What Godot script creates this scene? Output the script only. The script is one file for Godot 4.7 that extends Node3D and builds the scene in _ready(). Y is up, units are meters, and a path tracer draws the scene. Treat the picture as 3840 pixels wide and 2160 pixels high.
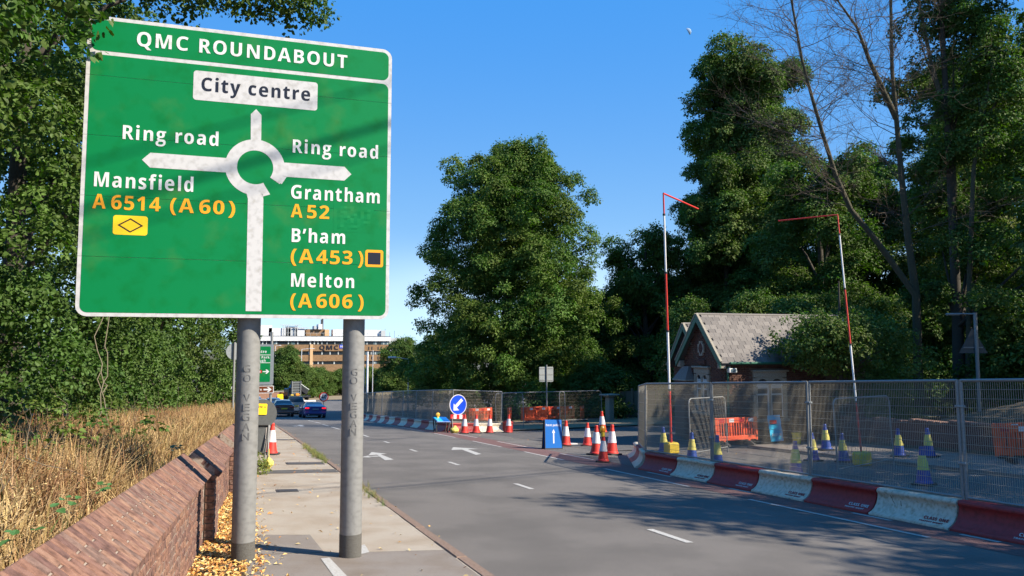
extends Node3D
# A road running downhill to a roundabout: -Z is along the road, +X across it to the right, y up, metres.

const S := 0.050986
var rng := RandomNumberGenerator.new()
var taken := {}
var M := {}
var T := {}
var font: Font
var font_thin: Font
var cap_h := {}
var base_y := {}

# ---------------------------------------------------------------- ground heights
func pave(x: float, z: float) -> float:
	var dist := -z
	var fade := clampf(1.0 - (dist - 45.0) / 60.0, 0.0, 1.0)
	var far := dist if dist < 165.0 else 165.0 + (dist - 165.0) * 0.15
	return -0.048 * clampf(x, -3.0, 14.0) * fade - (1.0 - fade) * 0.3 - S * far - 0.55 * exp(-pow((dist - 72.0) / 24.0, 2.0))

func road(x: float, z: float) -> float:
	return pave(x, z) - 0.10

func verge(x: float, z: float) -> float:
	return pave(x, z) + 0.42 + 0.10 * clampf(-0.9 - x, 0.0, 6.0)

func wall_x(z: float) -> float:
	return -0.277 - 0.0665 * (z + 7.577)

func on_road(x: float, z: float) -> Vector3:
	return Vector3(x, road(x, z), z)

func on_pave(x: float, z: float) -> Vector3:
	return Vector3(x, pave(x, z), z)

# a basis turned by yaw whose floor follows the slope of the road
func lie(x: float, z: float, yaw: float, lift := 0.0) -> Transform3D:
	var ax := Vector3(cos(yaw), 0, -sin(yaw))
	var az := Vector3(sin(yaw), 0, cos(yaw))
	var e := 0.4
	ax.y = (road(x + ax.x * e, z + ax.z * e) - road(x - ax.x * e, z - ax.z * e)) / (2.0 * e)
	az.y = (road(x + az.x * e, z + az.z * e) - road(x - az.x * e, z - az.z * e)) / (2.0 * e)
	ax = ax.normalized()
	var up := az.cross(ax).normalized()
	az = ax.cross(up).normalized()
	return Transform3D(Basis(ax, up, az), Vector3(x, road(x, z) + lift, z))

# ---------------------------------------------------------------- geometry collector
class Geo:
	var v := PackedVector3Array()
	var n := PackedVector3Array()
	var c := PackedColorArray()
	var uv := PackedVector2Array()
	var col := Color.WHITE
	var xf := Transform3D()

	func tri(a: Vector3, b: Vector3, d: Vector3, out := Vector3.ZERO) -> void:
		a = xf * a; b = xf * b; d = xf * d
		var nn := (d - a).cross(b - a)
		if out != Vector3.ZERO and nn.dot(xf.basis * out) < 0.0:
			var k := b; b = d; d = k; nn = -nn
		nn = nn.normalized()
		for p in [a, b, d]:
			v.append(p); n.append(nn); c.append(col); uv.append(Vector2(p.x + p.z, p.y))

	func quad(a: Vector3, b: Vector3, d: Vector3, e: Vector3, out := Vector3.ZERO) -> void:
		tri(a, b, d, out)
		tri(a, d, e, out)

	func stri(a: Vector3, b: Vector3, d: Vector3, na: Vector3, nb: Vector3, nd: Vector3) -> void:
		a = xf * a; b = xf * b; d = xf * d
		na = (xf.basis * na).normalized(); nb = (xf.basis * nb).normalized(); nd = (xf.basis * nd).normalized()
		if (d - a).cross(b - a).dot(na + nb + nd) < 0.0:
			var k := b; b = d; d = k
			var kn := nb; nb = nd; nd = kn
		v.append(a); v.append(b); v.append(d)
		n.append(na); n.append(nb); n.append(nd)
		for p in [a, b, d]:
			c.append(col); uv.append(Vector2(p.x + p.z, p.y))

	func squad(a: Vector3, b: Vector3, d: Vector3, e: Vector3, na: Vector3, nb: Vector3, nd: Vector3, ne: Vector3) -> void:
		stri(a, b, d, na, nb, nd)
		stri(a, d, e, na, nd, ne)

	func box(at: Vector3, size: Vector3, bevel := 0.0, turn := Basis()) -> Geo:
		var h := size * 0.5
		var b := minf(bevel, minf(h.x, minf(h.y, h.z)) * 0.9)
		var old := xf
		xf = xf * Transform3D(turn, at)
		for ax in 3:
			for s in [-1.0, 1.0]:
				var o := Vector3.ZERO; o[ax] = s
				var i := (ax + 1) % 3
				var j := (ax + 2) % 3
				var q := []
				for k in [[-1, -1], [1, -1], [1, 1], [-1, 1]]:
					var p := Vector3.ZERO
					p[ax] = s * h[ax]; p[i] = k[0] * (h[i] - b); p[j] = k[1] * (h[j] - b)
					q.append(p)
				quad(q[0], q[1], q[2], q[3], o)
				if b > 0.0 and s > 0.0:
					for k in [[-1, -1], [1, -1], [1, 1], [-1, 1]]:
						var o2 := Vector3.ZERO; o2[i] = k[0]; o2[j] = k[1]
						var p1 := Vector3.ZERO; p1[i] = k[0] * h[i]; p1[j] = k[1] * (h[j] - b); p1[ax] = h[ax] - b
						var p2 := Vector3.ZERO; p2[i] = k[0] * (h[i] - b); p2[j] = k[1] * h[j]; p2[ax] = h[ax] - b
						var p3 := p2; p3[ax] = -p3[ax]
						var p4 := p1; p4[ax] = -p4[ax]
						quad(p1, p2, p3, p4, o2)
		if b > 0.0:
			for sx in [-1.0, 1.0]:
				for sy in [-1.0, 1.0]:
					for sz in [-1.0, 1.0]:
						tri(Vector3(sx * h.x, sy * (h.y - b), sz * (h.z - b)), Vector3(sx * (h.x - b), sy * h.y, sz * (h.z - b)), Vector3(sx * (h.x - b), sy * (h.y - b), sz * h.z), Vector3(sx, sy, sz))
		xf = old
		return self

	func tube(path: Array, radii: Variant, sides := 8, caps := true) -> Geo:
		var rings := []
		var norms := []
		var side := Vector3.ZERO
		for i in path.size():
			var fwd: Vector3 = (path[mini(i + 1, path.size() - 1)] - path[maxi(i - 1, 0)]).normalized()
			if side == Vector3.ZERO:
				side = fwd.cross(Vector3.RIGHT if absf(fwd.x) < 0.8 else Vector3.UP).normalized()
			else:
				side = (side - fwd * side.dot(fwd)).normalized()
			var up := fwd.cross(side)
			var r: float = radii[i] if radii is Array else radii
			var ring := []
			var nr := []
			for k in sides:
				var a := TAU * k / sides
				var d := side * cos(a) + up * sin(a)
				ring.append(path[i] + d * r); nr.append(d)
			rings.append(ring); norms.append(nr)
		for i in path.size() - 1:
			for k in sides:
				var l := (k + 1) % sides
				squad(rings[i][k], rings[i][l], rings[i + 1][l], rings[i + 1][k], norms[i][k], norms[i][l], norms[i + 1][l], norms[i + 1][k])
		if caps:
			for e in [0, path.size() - 1]:
				var o: Vector3 = path[0] - path[1] if e == 0 else path[e] - path[e - 1]
				for k in range(1, sides - 1):
					tri(rings[e][0], rings[e][k], rings[e][k + 1], o)
		return self

	# profile: array of Vector2(radius, height)
	func lathe(at: Vector3, profile: Array, sides := 16) -> Geo:
		for i in profile.size() - 1:
			var p: Vector2 = profile[i]
			var q: Vector2 = profile[i + 1]
			var t := (q - p).normalized()
			for k in sides:
				var a := TAU * k / sides
				var b := TAU * (k + 1) / sides
				var da := Vector3(cos(a), 0, sin(a))
				var db := Vector3(cos(b), 0, sin(b))
				var na := da * t.y - Vector3.UP * t.x
				var nb := db * t.y - Vector3.UP * t.x
				squad(at + da * p.x + Vector3.UP * p.y, at + db * p.x + Vector3.UP * p.y, at + db * q.x + Vector3.UP * q.y, at + da * q.x + Vector3.UP * q.y, na, nb, nb, na)
		return self

	# polygon in local xy pushed from z0 to z1
	func prism(poly: PackedVector2Array, z0: float, z1: float) -> Geo:
		var idx := Geometry2D.triangulate_polygon(poly)
		for i in range(0, idx.size(), 3):
			for z in [z0, z1]:
				tri(Vector3(poly[idx[i]].x, poly[idx[i]].y, z), Vector3(poly[idx[i + 1]].x, poly[idx[i + 1]].y, z), Vector3(poly[idx[i + 2]].x, poly[idx[i + 2]].y, z), Vector3(0, 0, z * 2.0 - z0 - z1))
		var ccw := not Geometry2D.is_polygon_clockwise(poly)
		for i in poly.size():
			var a := poly[i]
			var b := poly[(i + 1) % poly.size()]
			var o := Vector3(b.y - a.y, a.x - b.x, 0) * (1.0 if ccw else -1.0)
			quad(Vector3(a.x, a.y, z0), Vector3(b.x, b.y, z0), Vector3(b.x, b.y, z1), Vector3(a.x, a.y, z1), o)
		return self

	func mesh() -> ArrayMesh:
		var arr := []
		arr.resize(Mesh.ARRAY_MAX)
		arr[Mesh.ARRAY_VERTEX] = v
		arr[Mesh.ARRAY_NORMAL] = n
		arr[Mesh.ARRAY_COLOR] = c
		arr[Mesh.ARRAY_TEX_UV] = uv
		var m := ArrayMesh.new()
		m.add_surface_from_arrays(Mesh.PRIMITIVE_TRIANGLES, arr)
		return m

func round_rect(x0: float, y0: float, x1: float, y1: float, r: float, seg := 6) -> PackedVector2Array:
	var p := PackedVector2Array()
	for k in [[x1 - r, y1 - r, 0.0], [x0 + r, y1 - r, 90.0], [x0 + r, y0 + r, 180.0], [x1 - r, y0 + r, 270.0]]:
		for i in seg + 1:
			var a := deg_to_rad(k[2] + 90.0 * i / seg)
			p.append(Vector2(k[0] + r * cos(a), k[1] + r * sin(a)))
	return p

func disc(cx: float, cy: float, r: float, seg := 32) -> PackedVector2Array:
	var p := PackedVector2Array()
	for i in seg:
		p.append(Vector2(cx + r * cos(TAU * i / seg), cy + r * sin(TAU * i / seg)))
	return p

func pts(a: Array) -> PackedVector2Array:
	var p := PackedVector2Array()
	for i in range(0, a.size(), 2):
		p.append(Vector2(a[i], a[i + 1]))
	return p

# ---------------------------------------------------------------- nodes
func numbered(called: String) -> String:
	if not taken.has(called):
		taken[called] = 0
		return called
	taken[called] += 1
	return "%s_%03d" % [called, taken[called]]

func tag(o: Node3D, label: String, category := "", group := "", kind := "") -> Node3D:
	if label: o.set_meta("label", label)
	if category: o.set_meta("category", category)
	if group: o.set_meta("group", group)
	if kind: o.set_meta("kind", kind)
	return o

func thing(called: String, label: String, category: String, xf: Transform3D, group := "") -> Node3D:
	var o := Node3D.new()
	o.name = numbered(called)
	add_child(o)
	o.transform = xf
	tag(o, label, category, group)
	return o

func spot(p: Vector3, yaw := 0.0) -> Transform3D:
	return Transform3D(Basis(Vector3.UP, yaw), p)

func part(parent: Node3D, called: String, g: Variant, mat: Material, xf := Transform3D()) -> MeshInstance3D:
	var o := MeshInstance3D.new()
	o.name = called
	o.mesh = g.mesh() if g is Geo else g
	o.material_override = mat
	o.transform = xf
	parent.add_child(o, true)
	return o

func structure(called: String, g: Variant, mat: Material) -> MeshInstance3D:
	var o := MeshInstance3D.new()
	o.name = numbered(called)
	o.mesh = g.mesh() if g is Geo else g
	o.material_override = mat
	o.set_meta("kind", "structure")
	add_child(o)
	return o

func copy(o: Node3D, label: String, xf: Transform3D) -> Node3D:
	var r: Node3D = o.duplicate()
	r.name = numbered(String(o.name).rstrip("0123456789").trim_suffix("_"))
	add_child(r)
	r.transform = xf
	r.set_meta("label", label)
	return r

func multi(parent: Node3D, called: String, m: Mesh, mat: Material, xfs: Array, cols: Array, stuff := false) -> MultiMeshInstance3D:
	var mm := MultiMesh.new()
	mm.transform_format = MultiMesh.TRANSFORM_3D
	mm.use_colors = true
	mm.mesh = m
	mm.instance_count = xfs.size()
	for i in xfs.size():
		mm.set_instance_transform(i, xfs[i])
		mm.set_instance_color(i, cols[i])
	var o := MultiMeshInstance3D.new()
	o.name = called if parent != self else numbered(called)
	o.multimesh = mm
	o.material_override = mat
	if stuff: o.set_meta("kind", "stuff")
	parent.add_child(o, true)
	return o

# ---------------------------------------------------------------- materials
func lin(r: float, g: float, b: float, a := 1.0) -> Color:
	var k := Color(r, g, b).linear_to_srgb()
	k.a = a
	return k

func noise_tex(seed_: int, freq: float, stops: Array, octaves := 4, kind := FastNoiseLite.TYPE_SIMPLEX_SMOOTH, size := 512) -> NoiseTexture2D:
	var f := FastNoiseLite.new()
	f.seed = seed_
	f.noise_type = kind
	f.frequency = freq
	f.fractal_octaves = octaves
	var g := Gradient.new()
	g.offsets = PackedFloat32Array(stops.map(func(s): return s[0]))
	g.colors = PackedColorArray(stops.map(func(s): return s[1]))
	var t := NoiseTexture2D.new()
	t.width = size
	t.height = size
	t.seamless = true
	t.noise = f
	t.color_ramp = g
	return t

func grey(a: float) -> Color:
	return Color(a, a, a)

func mat(called: String, c: Color, rough := 0.8, metal := 0.0) -> StandardMaterial3D:
	var m := StandardMaterial3D.new()
	m.resource_name = called
	m.albedo_color = c
	m.roughness = rough
	m.metallic = metal
	M[called] = m
	return m

# fine grain over the colour and coarse patches multiplied in, both fixed to the world
func worn(m: StandardMaterial3D, fine: String, fine_scale: float, coarse := "", coarse_scale := 1.0, bump := 0.0, in_world := true) -> StandardMaterial3D:
	m.albedo_texture = T[fine]
	m.uv1_triplanar = true
	m.uv1_world_triplanar = in_world
	m.uv1_scale = Vector3.ONE * fine_scale
	if coarse:
		m.detail_enabled = true
		m.detail_albedo = T[coarse]
		m.detail_blend_mode = BaseMaterial3D.BLEND_MODE_MUL
		m.detail_uv_layer = BaseMaterial3D.DETAIL_UV_2
		m.uv2_triplanar = true
		m.uv2_world_triplanar = in_world
		m.uv2_scale = Vector3.ONE * coarse_scale
	if bump > 0.0:
		m.heightmap_enabled = true
		m.heightmap_texture = T[fine]
		m.heightmap_scale = bump
	return m

func leafy(called: String, c: Color, shine := 0.45) -> StandardMaterial3D:
	var m := mat(called, c, shine)
	m.vertex_color_use_as_albedo = true
	m.backlight_enabled = true
	m.backlight = Color(0.68, 0.84, 0.34)
	m.metallic_specular = 0.35
	m.cull_mode = BaseMaterial3D.CULL_DISABLED
	return m

# ---------------------------------------------------------------- lettering
func text_mesh(s: String, f: Font, deep: float) -> TextMesh:
	var t := TextMesh.new()
	t.text = s
	t.font = f
	t.font_size = 64
	t.pixel_size = 0.01
	t.depth = deep
	t.curve_step = 1.5
	return t

# the line s from x0 to x1 on the baseline y with capitals of height cap, its face at z
func lettering(parent: Node3D, s: String, x0: float, x1: float, y: float, cap: float, z: float, m: Material, f: Font = null, deep := 0.003) -> MeshInstance3D:
	if f == null: f = font
	if not cap_h.has(f):
		var hb := text_mesh("H", f, 0.1).get_aabb()
		cap_h[f] = hb.size.y
		base_y[f] = hb.position.y
	var t := text_mesh(s, f, 0.1)
	var bb := t.get_aabb()
	var sx := (x1 - x0) / bb.size.x
	var sy: float = cap / cap_h[f]
	if x1 <= x0: sx = sy
	var xf := Transform3D(Basis.from_scale(Vector3(sx, sy, deep / 0.1)), Vector3(x0 - bb.position.x * sx, y - base_y[f] * sy, z - deep * 0.5))
	return part(parent, "lettering", t, m, xf)

# ================================================================ the scene
func _ready() -> void:
	rng.seed = 7
	# --- camera
	var cam := Camera3D.new()
	cam.name = "camera"
	cam.fov = 41.99
	cam.near = 0.05
	cam.far = 6000.0
	cam.position = Vector3(0, 1.70, 0)
	cam.rotation_degrees = Vector3(4.467, -20.736, 0)
	add_child(cam)
	# --- sky
	var env := Environment.new()
	env.background_mode = Environment.BG_SKY
	var sky := Sky.new()
	var sm := ProceduralSkyMaterial.new()
	sm.sky_top_color = lin(0.024, 0.155, 0.43)
	sm.sky_horizon_color = lin(0.27, 0.43, 0.53)
	sm.sky_curve = 0.115
	sm.ground_bottom_color = lin(0.09, 0.09, 0.07)
	sm.ground_horizon_color = lin(0.30, 0.34, 0.36)
	sm.sun_angle_max = 0.5
	sm.sky_cover = haze_cover()
	sm.sky_cover_modulate = Color(1, 1, 1, 1)
	sky.sky_material = sm
	env.sky = sky
	env.tonemap_mode = Environment.TONE_MAPPER_LINEAR
	env.tonemap_exposure = 2.1
	env.sdfgi_enabled = true
	env.ssao_enabled = true
	env.ssil_enabled = true
	var we := WorldEnvironment.new()
	we.name = "environment"
	we.environment = env
	add_child(we)
	# --- sun: behind the camera and to its right
	var sun := DirectionalLight3D.new()
	sun.name = "sun"
	sun.light_energy = 1.6
	sun.light_color = Color(1.0, 0.955, 0.88)
	sun.light_angular_distance = 0.5
	sun.shadow_enabled = true
	add_child(sun)
	sun.look_at_from_position(Vector3(0.621, 0.616, 0.485) * 50.0, Vector3.ZERO)
	make_materials()
	grounds()
	markings()
	brick_wall()
	direction_sign()
	barrier_run()
	fences()
	lodge()
	hospital()
	far_place()
	trees()
	low_plants()
	roadworks()
	cars()
	overhead()

# thin high cloud low over the horizon
func haze_cover() -> ImageTexture:
	var f := FastNoiseLite.new()
	f.seed = 4
	f.frequency = 0.012
	f.fractal_octaves = 4
	var im := Image.create(512, 256, false, Image.FORMAT_RGBA8)
	for y in 256:
		var el := 90.0 - 180.0 * y / 256.0
		var k := clampf(1.0 - absf(el - 3.0) / 6.0, 0.0, 1.0) if el > -2.0 else 0.0
		for x in 512:
			var a := TAU * x / 512.0
			var v := f.get_noise_3d(cos(a) * 110.0, y * 4.0, sin(a) * 110.0) * 0.5 + 0.5
			im.set_pixel(x, y, Color(0.62, 0.6, 0.6, clampf(k * (v * 1.3 - 0.3), 0.0, 0.3)))
	return ImageTexture.create_from_image(im)

func make_materials() -> void:
	var sf := SystemFont.new()
	sf.font_names = PackedStringArray(["Droid Sans"])
	var bold := SystemFont.new()
	bold.font_names = PackedStringArray(["Droid Sans"])
	bold.font_weight = 700
	var fv := FontVariation.new()
	fv.base_font = bold
	fv.spacing_glyph = 4
	font = fv
	font_thin = sf
	T.grain = noise_tex(1, 0.35, [[0.0, grey(0.45)], [0.5, grey(0.82)], [1.0, grey(1.0)]], 3)
	T.speckle = noise_tex(2, 0.6, [[0.0, grey(0.35)], [0.42, grey(0.72)], [0.58, grey(0.85)], [0.8, grey(1.0)], [1.0, grey(1.0)]], 2)
	T.aggregate = noise_tex(21, 0.45, [[0.0, grey(0.22)], [0.4, grey(0.62)], [0.55, grey(0.8)], [0.72, grey(1.0)], [1.0, grey(1.0)]], 3)
	T.patch = noise_tex(3, 0.012, [[0.0, grey(0.8)], [0.45, grey(0.9)], [0.6, grey(0.96)], [1.0, grey(1.0)]], 5)
	T.patch_warm = noise_tex(4, 0.02, [[0.0, Color(0.86, 0.82, 0.77)], [0.4, Color(0.95, 0.93, 0.91)], [0.65, grey(0.99)], [1.0, grey(1.0)]], 5)
	T.streak = noise_tex(5, 0.03, [[0.0, grey(0.84)], [0.35, grey(0.94)], [0.6, grey(0.99)], [1.0, grey(1.0)]], 5)
	T.faint = noise_tex(16, 0.05, [[0.0, Color(0.86, 0.85, 0.82)], [0.35, grey(0.95)], [0.55, grey(1.0)], [1.0, grey(1.0)]], 6)
	T.stain = noise_tex(6, 0.02, [[0.0, Color(0.86, 0.9, 0.8)], [0.3, Color(0.95, 0.97, 0.93)], [0.5, grey(1.0)], [1.0, grey(1.0)]], 6)
	T.dirt = noise_tex(8, 0.05, [[0.0, Color(0.72, 0.67, 0.6)], [0.33, Color(0.9, 0.88, 0.85)], [0.5, grey(0.98)], [1.0, grey(1.0)]], 6)
	T.brick = noise_tex(9, 0.05, [[0.0, Color(0.45, 0.42, 0.42)], [0.3, Color(0.72, 0.66, 0.64)], [0.55, Color(0.95, 0.9, 0.88)], [1.0, Color(1, 1, 1)]], 6)
	# ground
	worn(mat("asphalt", lin(0.25, 0.226, 0.204), 0.88), "aggregate", 1.1, "patch", 0.07, 0.3)
	worn(mat("asphalt_patch", lin(0.155, 0.145, 0.14), 0.9), "speckle", 3.6, "patch", 0.3, 0.25)
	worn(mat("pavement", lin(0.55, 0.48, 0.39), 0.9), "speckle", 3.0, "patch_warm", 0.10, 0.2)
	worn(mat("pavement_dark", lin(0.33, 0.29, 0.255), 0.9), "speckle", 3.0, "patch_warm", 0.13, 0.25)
	worn(mat("red_asphalt", lin(0.24, 0.125, 0.115), 0.9), "speckle", 3.0, "dirt", 0.5, 0.25)
	worn(mat("road_paint", lin(0.72, 0.71, 0.68), 0.7), "grain", 1.5, "dirt", 1.3)
	worn(mat("kerb_stone", lin(0.34, 0.235, 0.18), 0.9), "speckle", 2.0, "dirt", 0.9, 0.2)
	worn(mat("earth", lin(0.16, 0.12, 0.07), 0.95), "grain", 1.5, "dirt", 0.4, 0.5)
	worn(mat("far_ground", lin(0.17, 0.16, 0.11), 0.95), "grain", 0.4, "patch", 0.03)
	worn(mat("sand", lin(0.42, 0.32, 0.19), 0.95), "grain", 1.6, "dirt", 0.5, 0.4)
	worn(mat("iron", lin(0.10, 0.09, 0.085), 0.7), "grain", 3.0, "dirt", 1.2, 0.2)
	# brick, stone, slate
	var bricks := [Vector3(0.41, 0.235, 0.165), Vector3(0.36, 0.21, 0.16), Vector3(0.29, 0.17, 0.14), Vector3(0.46, 0.285, 0.20), Vector3(0.35, 0.24, 0.195)]
	for i in 5:
		var b: Vector3 = bricks[i]
		worn(mat("brick_%d" % i, lin(b.x, b.y, b.z), 0.9), "grain", 1.3, "brick", 0.6, 0.06)
	worn(mat("mortar", lin(0.50, 0.41, 0.34), 0.95), "grain", 2.0, "dirt", 0.8, 0.2)
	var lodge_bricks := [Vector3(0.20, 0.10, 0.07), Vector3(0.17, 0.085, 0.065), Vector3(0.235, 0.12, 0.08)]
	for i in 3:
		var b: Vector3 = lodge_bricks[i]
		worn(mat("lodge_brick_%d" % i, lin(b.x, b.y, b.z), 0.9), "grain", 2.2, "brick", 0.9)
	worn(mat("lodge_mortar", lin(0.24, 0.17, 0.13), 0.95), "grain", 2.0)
	worn(mat("stone", lin(0.50, 0.46, 0.37), 0.9), "grain", 1.5, "dirt", 0.7, 0.2)
	for i in 4:
		worn(mat("slate_%d" % i, lin(0.20 + 0.035 * i, 0.18 + 0.032 * i, 0.17 + 0.028 * i), 0.75), "grain", 2.0, "dirt", 0.8, 0.15)
	worn(mat("green_wood", lin(0.018, 0.11, 0.065), 0.5), "streak", 1.0)
	mat("white_wood", lin(0.6, 0.6, 0.57), 0.55)
	worn(mat("old_wood", lin(0.17, 0.14, 0.10), 0.9), "streak", 1.2, "dirt", 0.8)
	worn(mat("concrete", lin(0.36, 0.34, 0.30), 0.9), "grain", 1.5, "dirt", 0.5, 0.2)
	# signs
	worn(mat("sign_green", lin(0.001, 0.185, 0.052), 0.5), "stain", 0.35)
	M.sign_green.metallic_specular = 0.3
	# algae and traffic film on the sheeting, in patches of their own
	M.sign_green.detail_enabled = true
	M.sign_green.detail_albedo = noise_tex(15, 0.016, [[0.0, Color(0.36, 0.48, 0.22, 0.34)], [0.28, Color(0.26, 0.47, 0.22, 0.14)], [0.44, Color(0.1, 0.45, 0.22, 0.0)], [1.0, Color(0.1, 0.45, 0.22, 0.0)]], 6)
	M.sign_green.detail_blend_mode = BaseMaterial3D.BLEND_MODE_MIX
	M.sign_green.detail_uv_layer = BaseMaterial3D.DETAIL_UV_2
	M.sign_green.uv2_triplanar = true
	M.sign_green.uv2_world_triplanar = true
	M.sign_green.uv2_scale = Vector3.ONE * 0.21
	worn(mat("sign_white", lin(0.56, 0.55, 0.54), 0.42), "faint", 0.4)
	worn(mat("sign_letter", lin(0.70, 0.70, 0.68), 0.42), "faint", 0.4)
	mat("sign_amber", lin(0.86, 0.36, 0.01), 0.4)
	mat("sign_yellow", lin(0.86, 0.56, 0.01), 0.4)
	mat("sign_brown", lin(0.16, 0.045, 0.015), 0.4)
	mat("sign_black", lin(0.012, 0.013, 0.022), 0.4)
	mat("diamond_black", lin(0.04, 0.02, 0.01), 0.5)
	mat("sign_blue", lin(0.004, 0.055, 0.55), 0.35)
	mat("board_blue", lin(0.006, 0.11, 0.40), 0.35)
	mat("board_cyan", lin(0.03, 0.42, 0.66), 0.35)
	mat("sign_red", lin(0.48, 0.012, 0.014), 0.4)
	worn(mat("sign_back", lin(0.30, 0.33, 0.34), 0.5, 0.3), "streak", 0.8)
	worn(mat("dark_back", lin(0.075, 0.08, 0.08), 0.6), "streak", 0.8)
	worn(mat("galvanised", lin(0.27, 0.275, 0.27), 0.55, 0.35), "streak", 1.4)
	worn(mat("post_grey", lin(0.215, 0.215, 0.207), 0.6, 0.1), "streak", 0.9)
	mat("scratch", lin(0.13, 0.13, 0.126), 0.8)
	worn(mat("grime", lin(0.17, 0.165, 0.15), 0.9), "dirt", 2.2, "speckle", 0.9)
	mat("steel_dark", lin(0.045, 0.045, 0.045), 0.6, 0.3)
	mat("lamp_white", lin(0.62, 0.64, 0.66), 0.5, 0.1)
	# plastic
	worn(mat("plastic_red", lin(0.36, 0.028, 0.028), 0.6), "streak", 0.5, "dirt", 0.45)
	worn(mat("plastic_cream", lin(0.68, 0.60, 0.46), 0.6), "streak", 0.5, "dirt", 0.45)
	worn(mat("cone_red", lin(0.62, 0.035, 0.022), 0.5), "streak", 1.2)
	worn(mat("cone_white", lin(0.70, 0.68, 0.70), 0.4), "dirt", 1.6)
	mat("cone_base", lin(0.03, 0.03, 0.03), 0.8)
	mat("cone_blue", lin(0.015, 0.05, 0.27), 0.5)
	worn(mat("cone_yellow", lin(0.68, 0.60, 0.14), 0.5), "dirt", 1.6)
	worn(mat("orange_plastic", lin(0.78, 0.10, 0.025), 0.5), "streak", 0.9)
	worn(mat("yellow_plastic", lin(0.74, 0.52, 0.03), 0.55), "streak", 0.9)
	mat("white_plastic", lin(0.72, 0.71, 0.69), 0.5)
	var amber := mat("amber_lens", lin(0.85, 0.30, 0.01), 0.15)
	amber.clearcoat_enabled = true
	mat("wire", lin(0.34, 0.305, 0.24), 0.55, 0.2)
	var net := worn(mat("netting", lin(0.15, 0.13, 0.105, 0.66), 0.9), "streak", 0.8)
	net.transparency = BaseMaterial3D.TRANSPARENCY_ALPHA
	var dust := worn(mat("black_netting", lin(0.018, 0.018, 0.02, 0.93), 0.9), "streak", 0.8)
	dust.transparency = BaseMaterial3D.TRANSPARENCY_ALPHA
	# buildings far off
	worn(mat("tan_brick", lin(0.42, 0.25, 0.125), 0.9), "grain", 0.5, "streak", 0.05)
	mat("tan_brick_light", lin(0.56, 0.36, 0.19), 0.9)
	worn(mat("clad_white", lin(0.66, 0.67, 0.68), 0.6), "streak", 0.05)
	mat("clad_grey", lin(0.42, 0.44, 0.45), 0.6)
	mat("window_dark", lin(0.02, 0.028, 0.035), 0.12)
	mat("window_blue", lin(0.09, 0.14, 0.16), 0.12)
	mat("curtain", lin(0.42, 0.45, 0.44), 0.8)
	mat("mullion", lin(0.08, 0.08, 0.085), 0.5)
	# cars
	for k in [["car_blue", 0.006, 0.02, 0.16], ["car_black", 0.012, 0.014, 0.02], ["car_silver", 0.40, 0.38, 0.34], ["car_white", 0.66, 0.66, 0.66], ["car_navy", 0.03, 0.05, 0.11], ["car_dark", 0.03, 0.03, 0.035]]:
		var c := mat(k[0], lin(k[1], k[2], k[3]), 0.3, 0.2)
		c.clearcoat_enabled = true
		c.clearcoat_roughness = 0.05
	mat("car_glass", lin(0.012, 0.016, 0.02), 0.06)
	mat("tyre", lin(0.015, 0.015, 0.016), 0.85)
	mat("rim", lin(0.32, 0.33, 0.34), 0.3, 0.7)
	var tail := mat("tail_lamp", lin(0.55, 0.01, 0.02), 0.2)
	tail.emission_enabled = true
	tail.emission = Color(1.0, 0.10, 0.12)
	tail.emission_energy_multiplier = 0.9
	mat("tail_off", lin(0.30, 0.008, 0.01), 0.2)
	mat("plate_yellow", lin(0.80, 0.50, 0.02), 0.5)
	mat("plate_grey", lin(0.17, 0.20, 0.24), 0.5)
	# plants
	leafy("leaf", Color.WHITE, 0.55)
	mat("creeper", lin(0.15, 0.13, 0.085), 0.85)
	mat("ivy_leaf", lin(0.05, 0.12, 0.03), 0.45)
	leafy("leaf_far", Color.WHITE, 0.65)
	var straw := mat("straw", Color.WHITE, 0.8)
	straw.vertex_color_use_as_albedo = true
	straw.backlight_enabled = true
	straw.backlight = Color(0.35, 0.3, 0.2)
	var lit := mat("litter", Color.WHITE, 0.8)
	lit.vertex_color_use_as_albedo = true
	worn(mat("bark", lin(0.10, 0.085, 0.065), 0.95), "grain", 1.0, "streak", 0.6, 1.0)
	worn(mat("bark_green", lin(0.125, 0.115, 0.07), 0.95), "grain", 1.0, "patch_warm", 0.6, 1.0)
	mat("twig", lin(0.10, 0.075, 0.055), 0.9)
	mat("moon_rock", lin(0.20, 0.30, 0.44), 1.0)

# ---------------------------------------------------------------- ground
func sheet(xs: Array, zs: Array, h: Callable) -> Geo:
	var g := Geo.new()
	for i in xs.size() - 1:
		for j in zs.size() - 1:
			var p := []
			for k in [[i, j], [i + 1, j], [i + 1, j + 1], [i, j + 1]]:
				p.append(Vector3(xs[k[0]], h.call(xs[k[0]], zs[k[1]]), zs[k[1]]))
			g.quad(p[0], p[1], p[2], p[3], Vector3.UP)
	return g

func steps(a: float, b: float, n: int) -> Array:
	var r := []
	for i in n + 1:
		r.append(lerpf(a, b, float(i) / n))
	return r

# a thin coat lying on the road: corners as x, z pairs, cut into short lengths so that it follows the fall of the ground
func coat(g: Geo, a: Vector2, b: Vector2, c: Vector2, d: Vector2, lift: float, h: Callable, n := 1) -> void:
	for i in n:
		var t0 := float(i) / n
		var t1 := float(i + 1) / n
		var q := []
		for p in [a.lerp(d, t0), b.lerp(c, t0), b.lerp(c, t1), a.lerp(d, t1)]:
			q.append(Vector3(p.x, h.call(p.x, p.y) + lift, p.y))
		g.quad(q[0], q[1], q[2], q[3], Vector3.UP)

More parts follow.
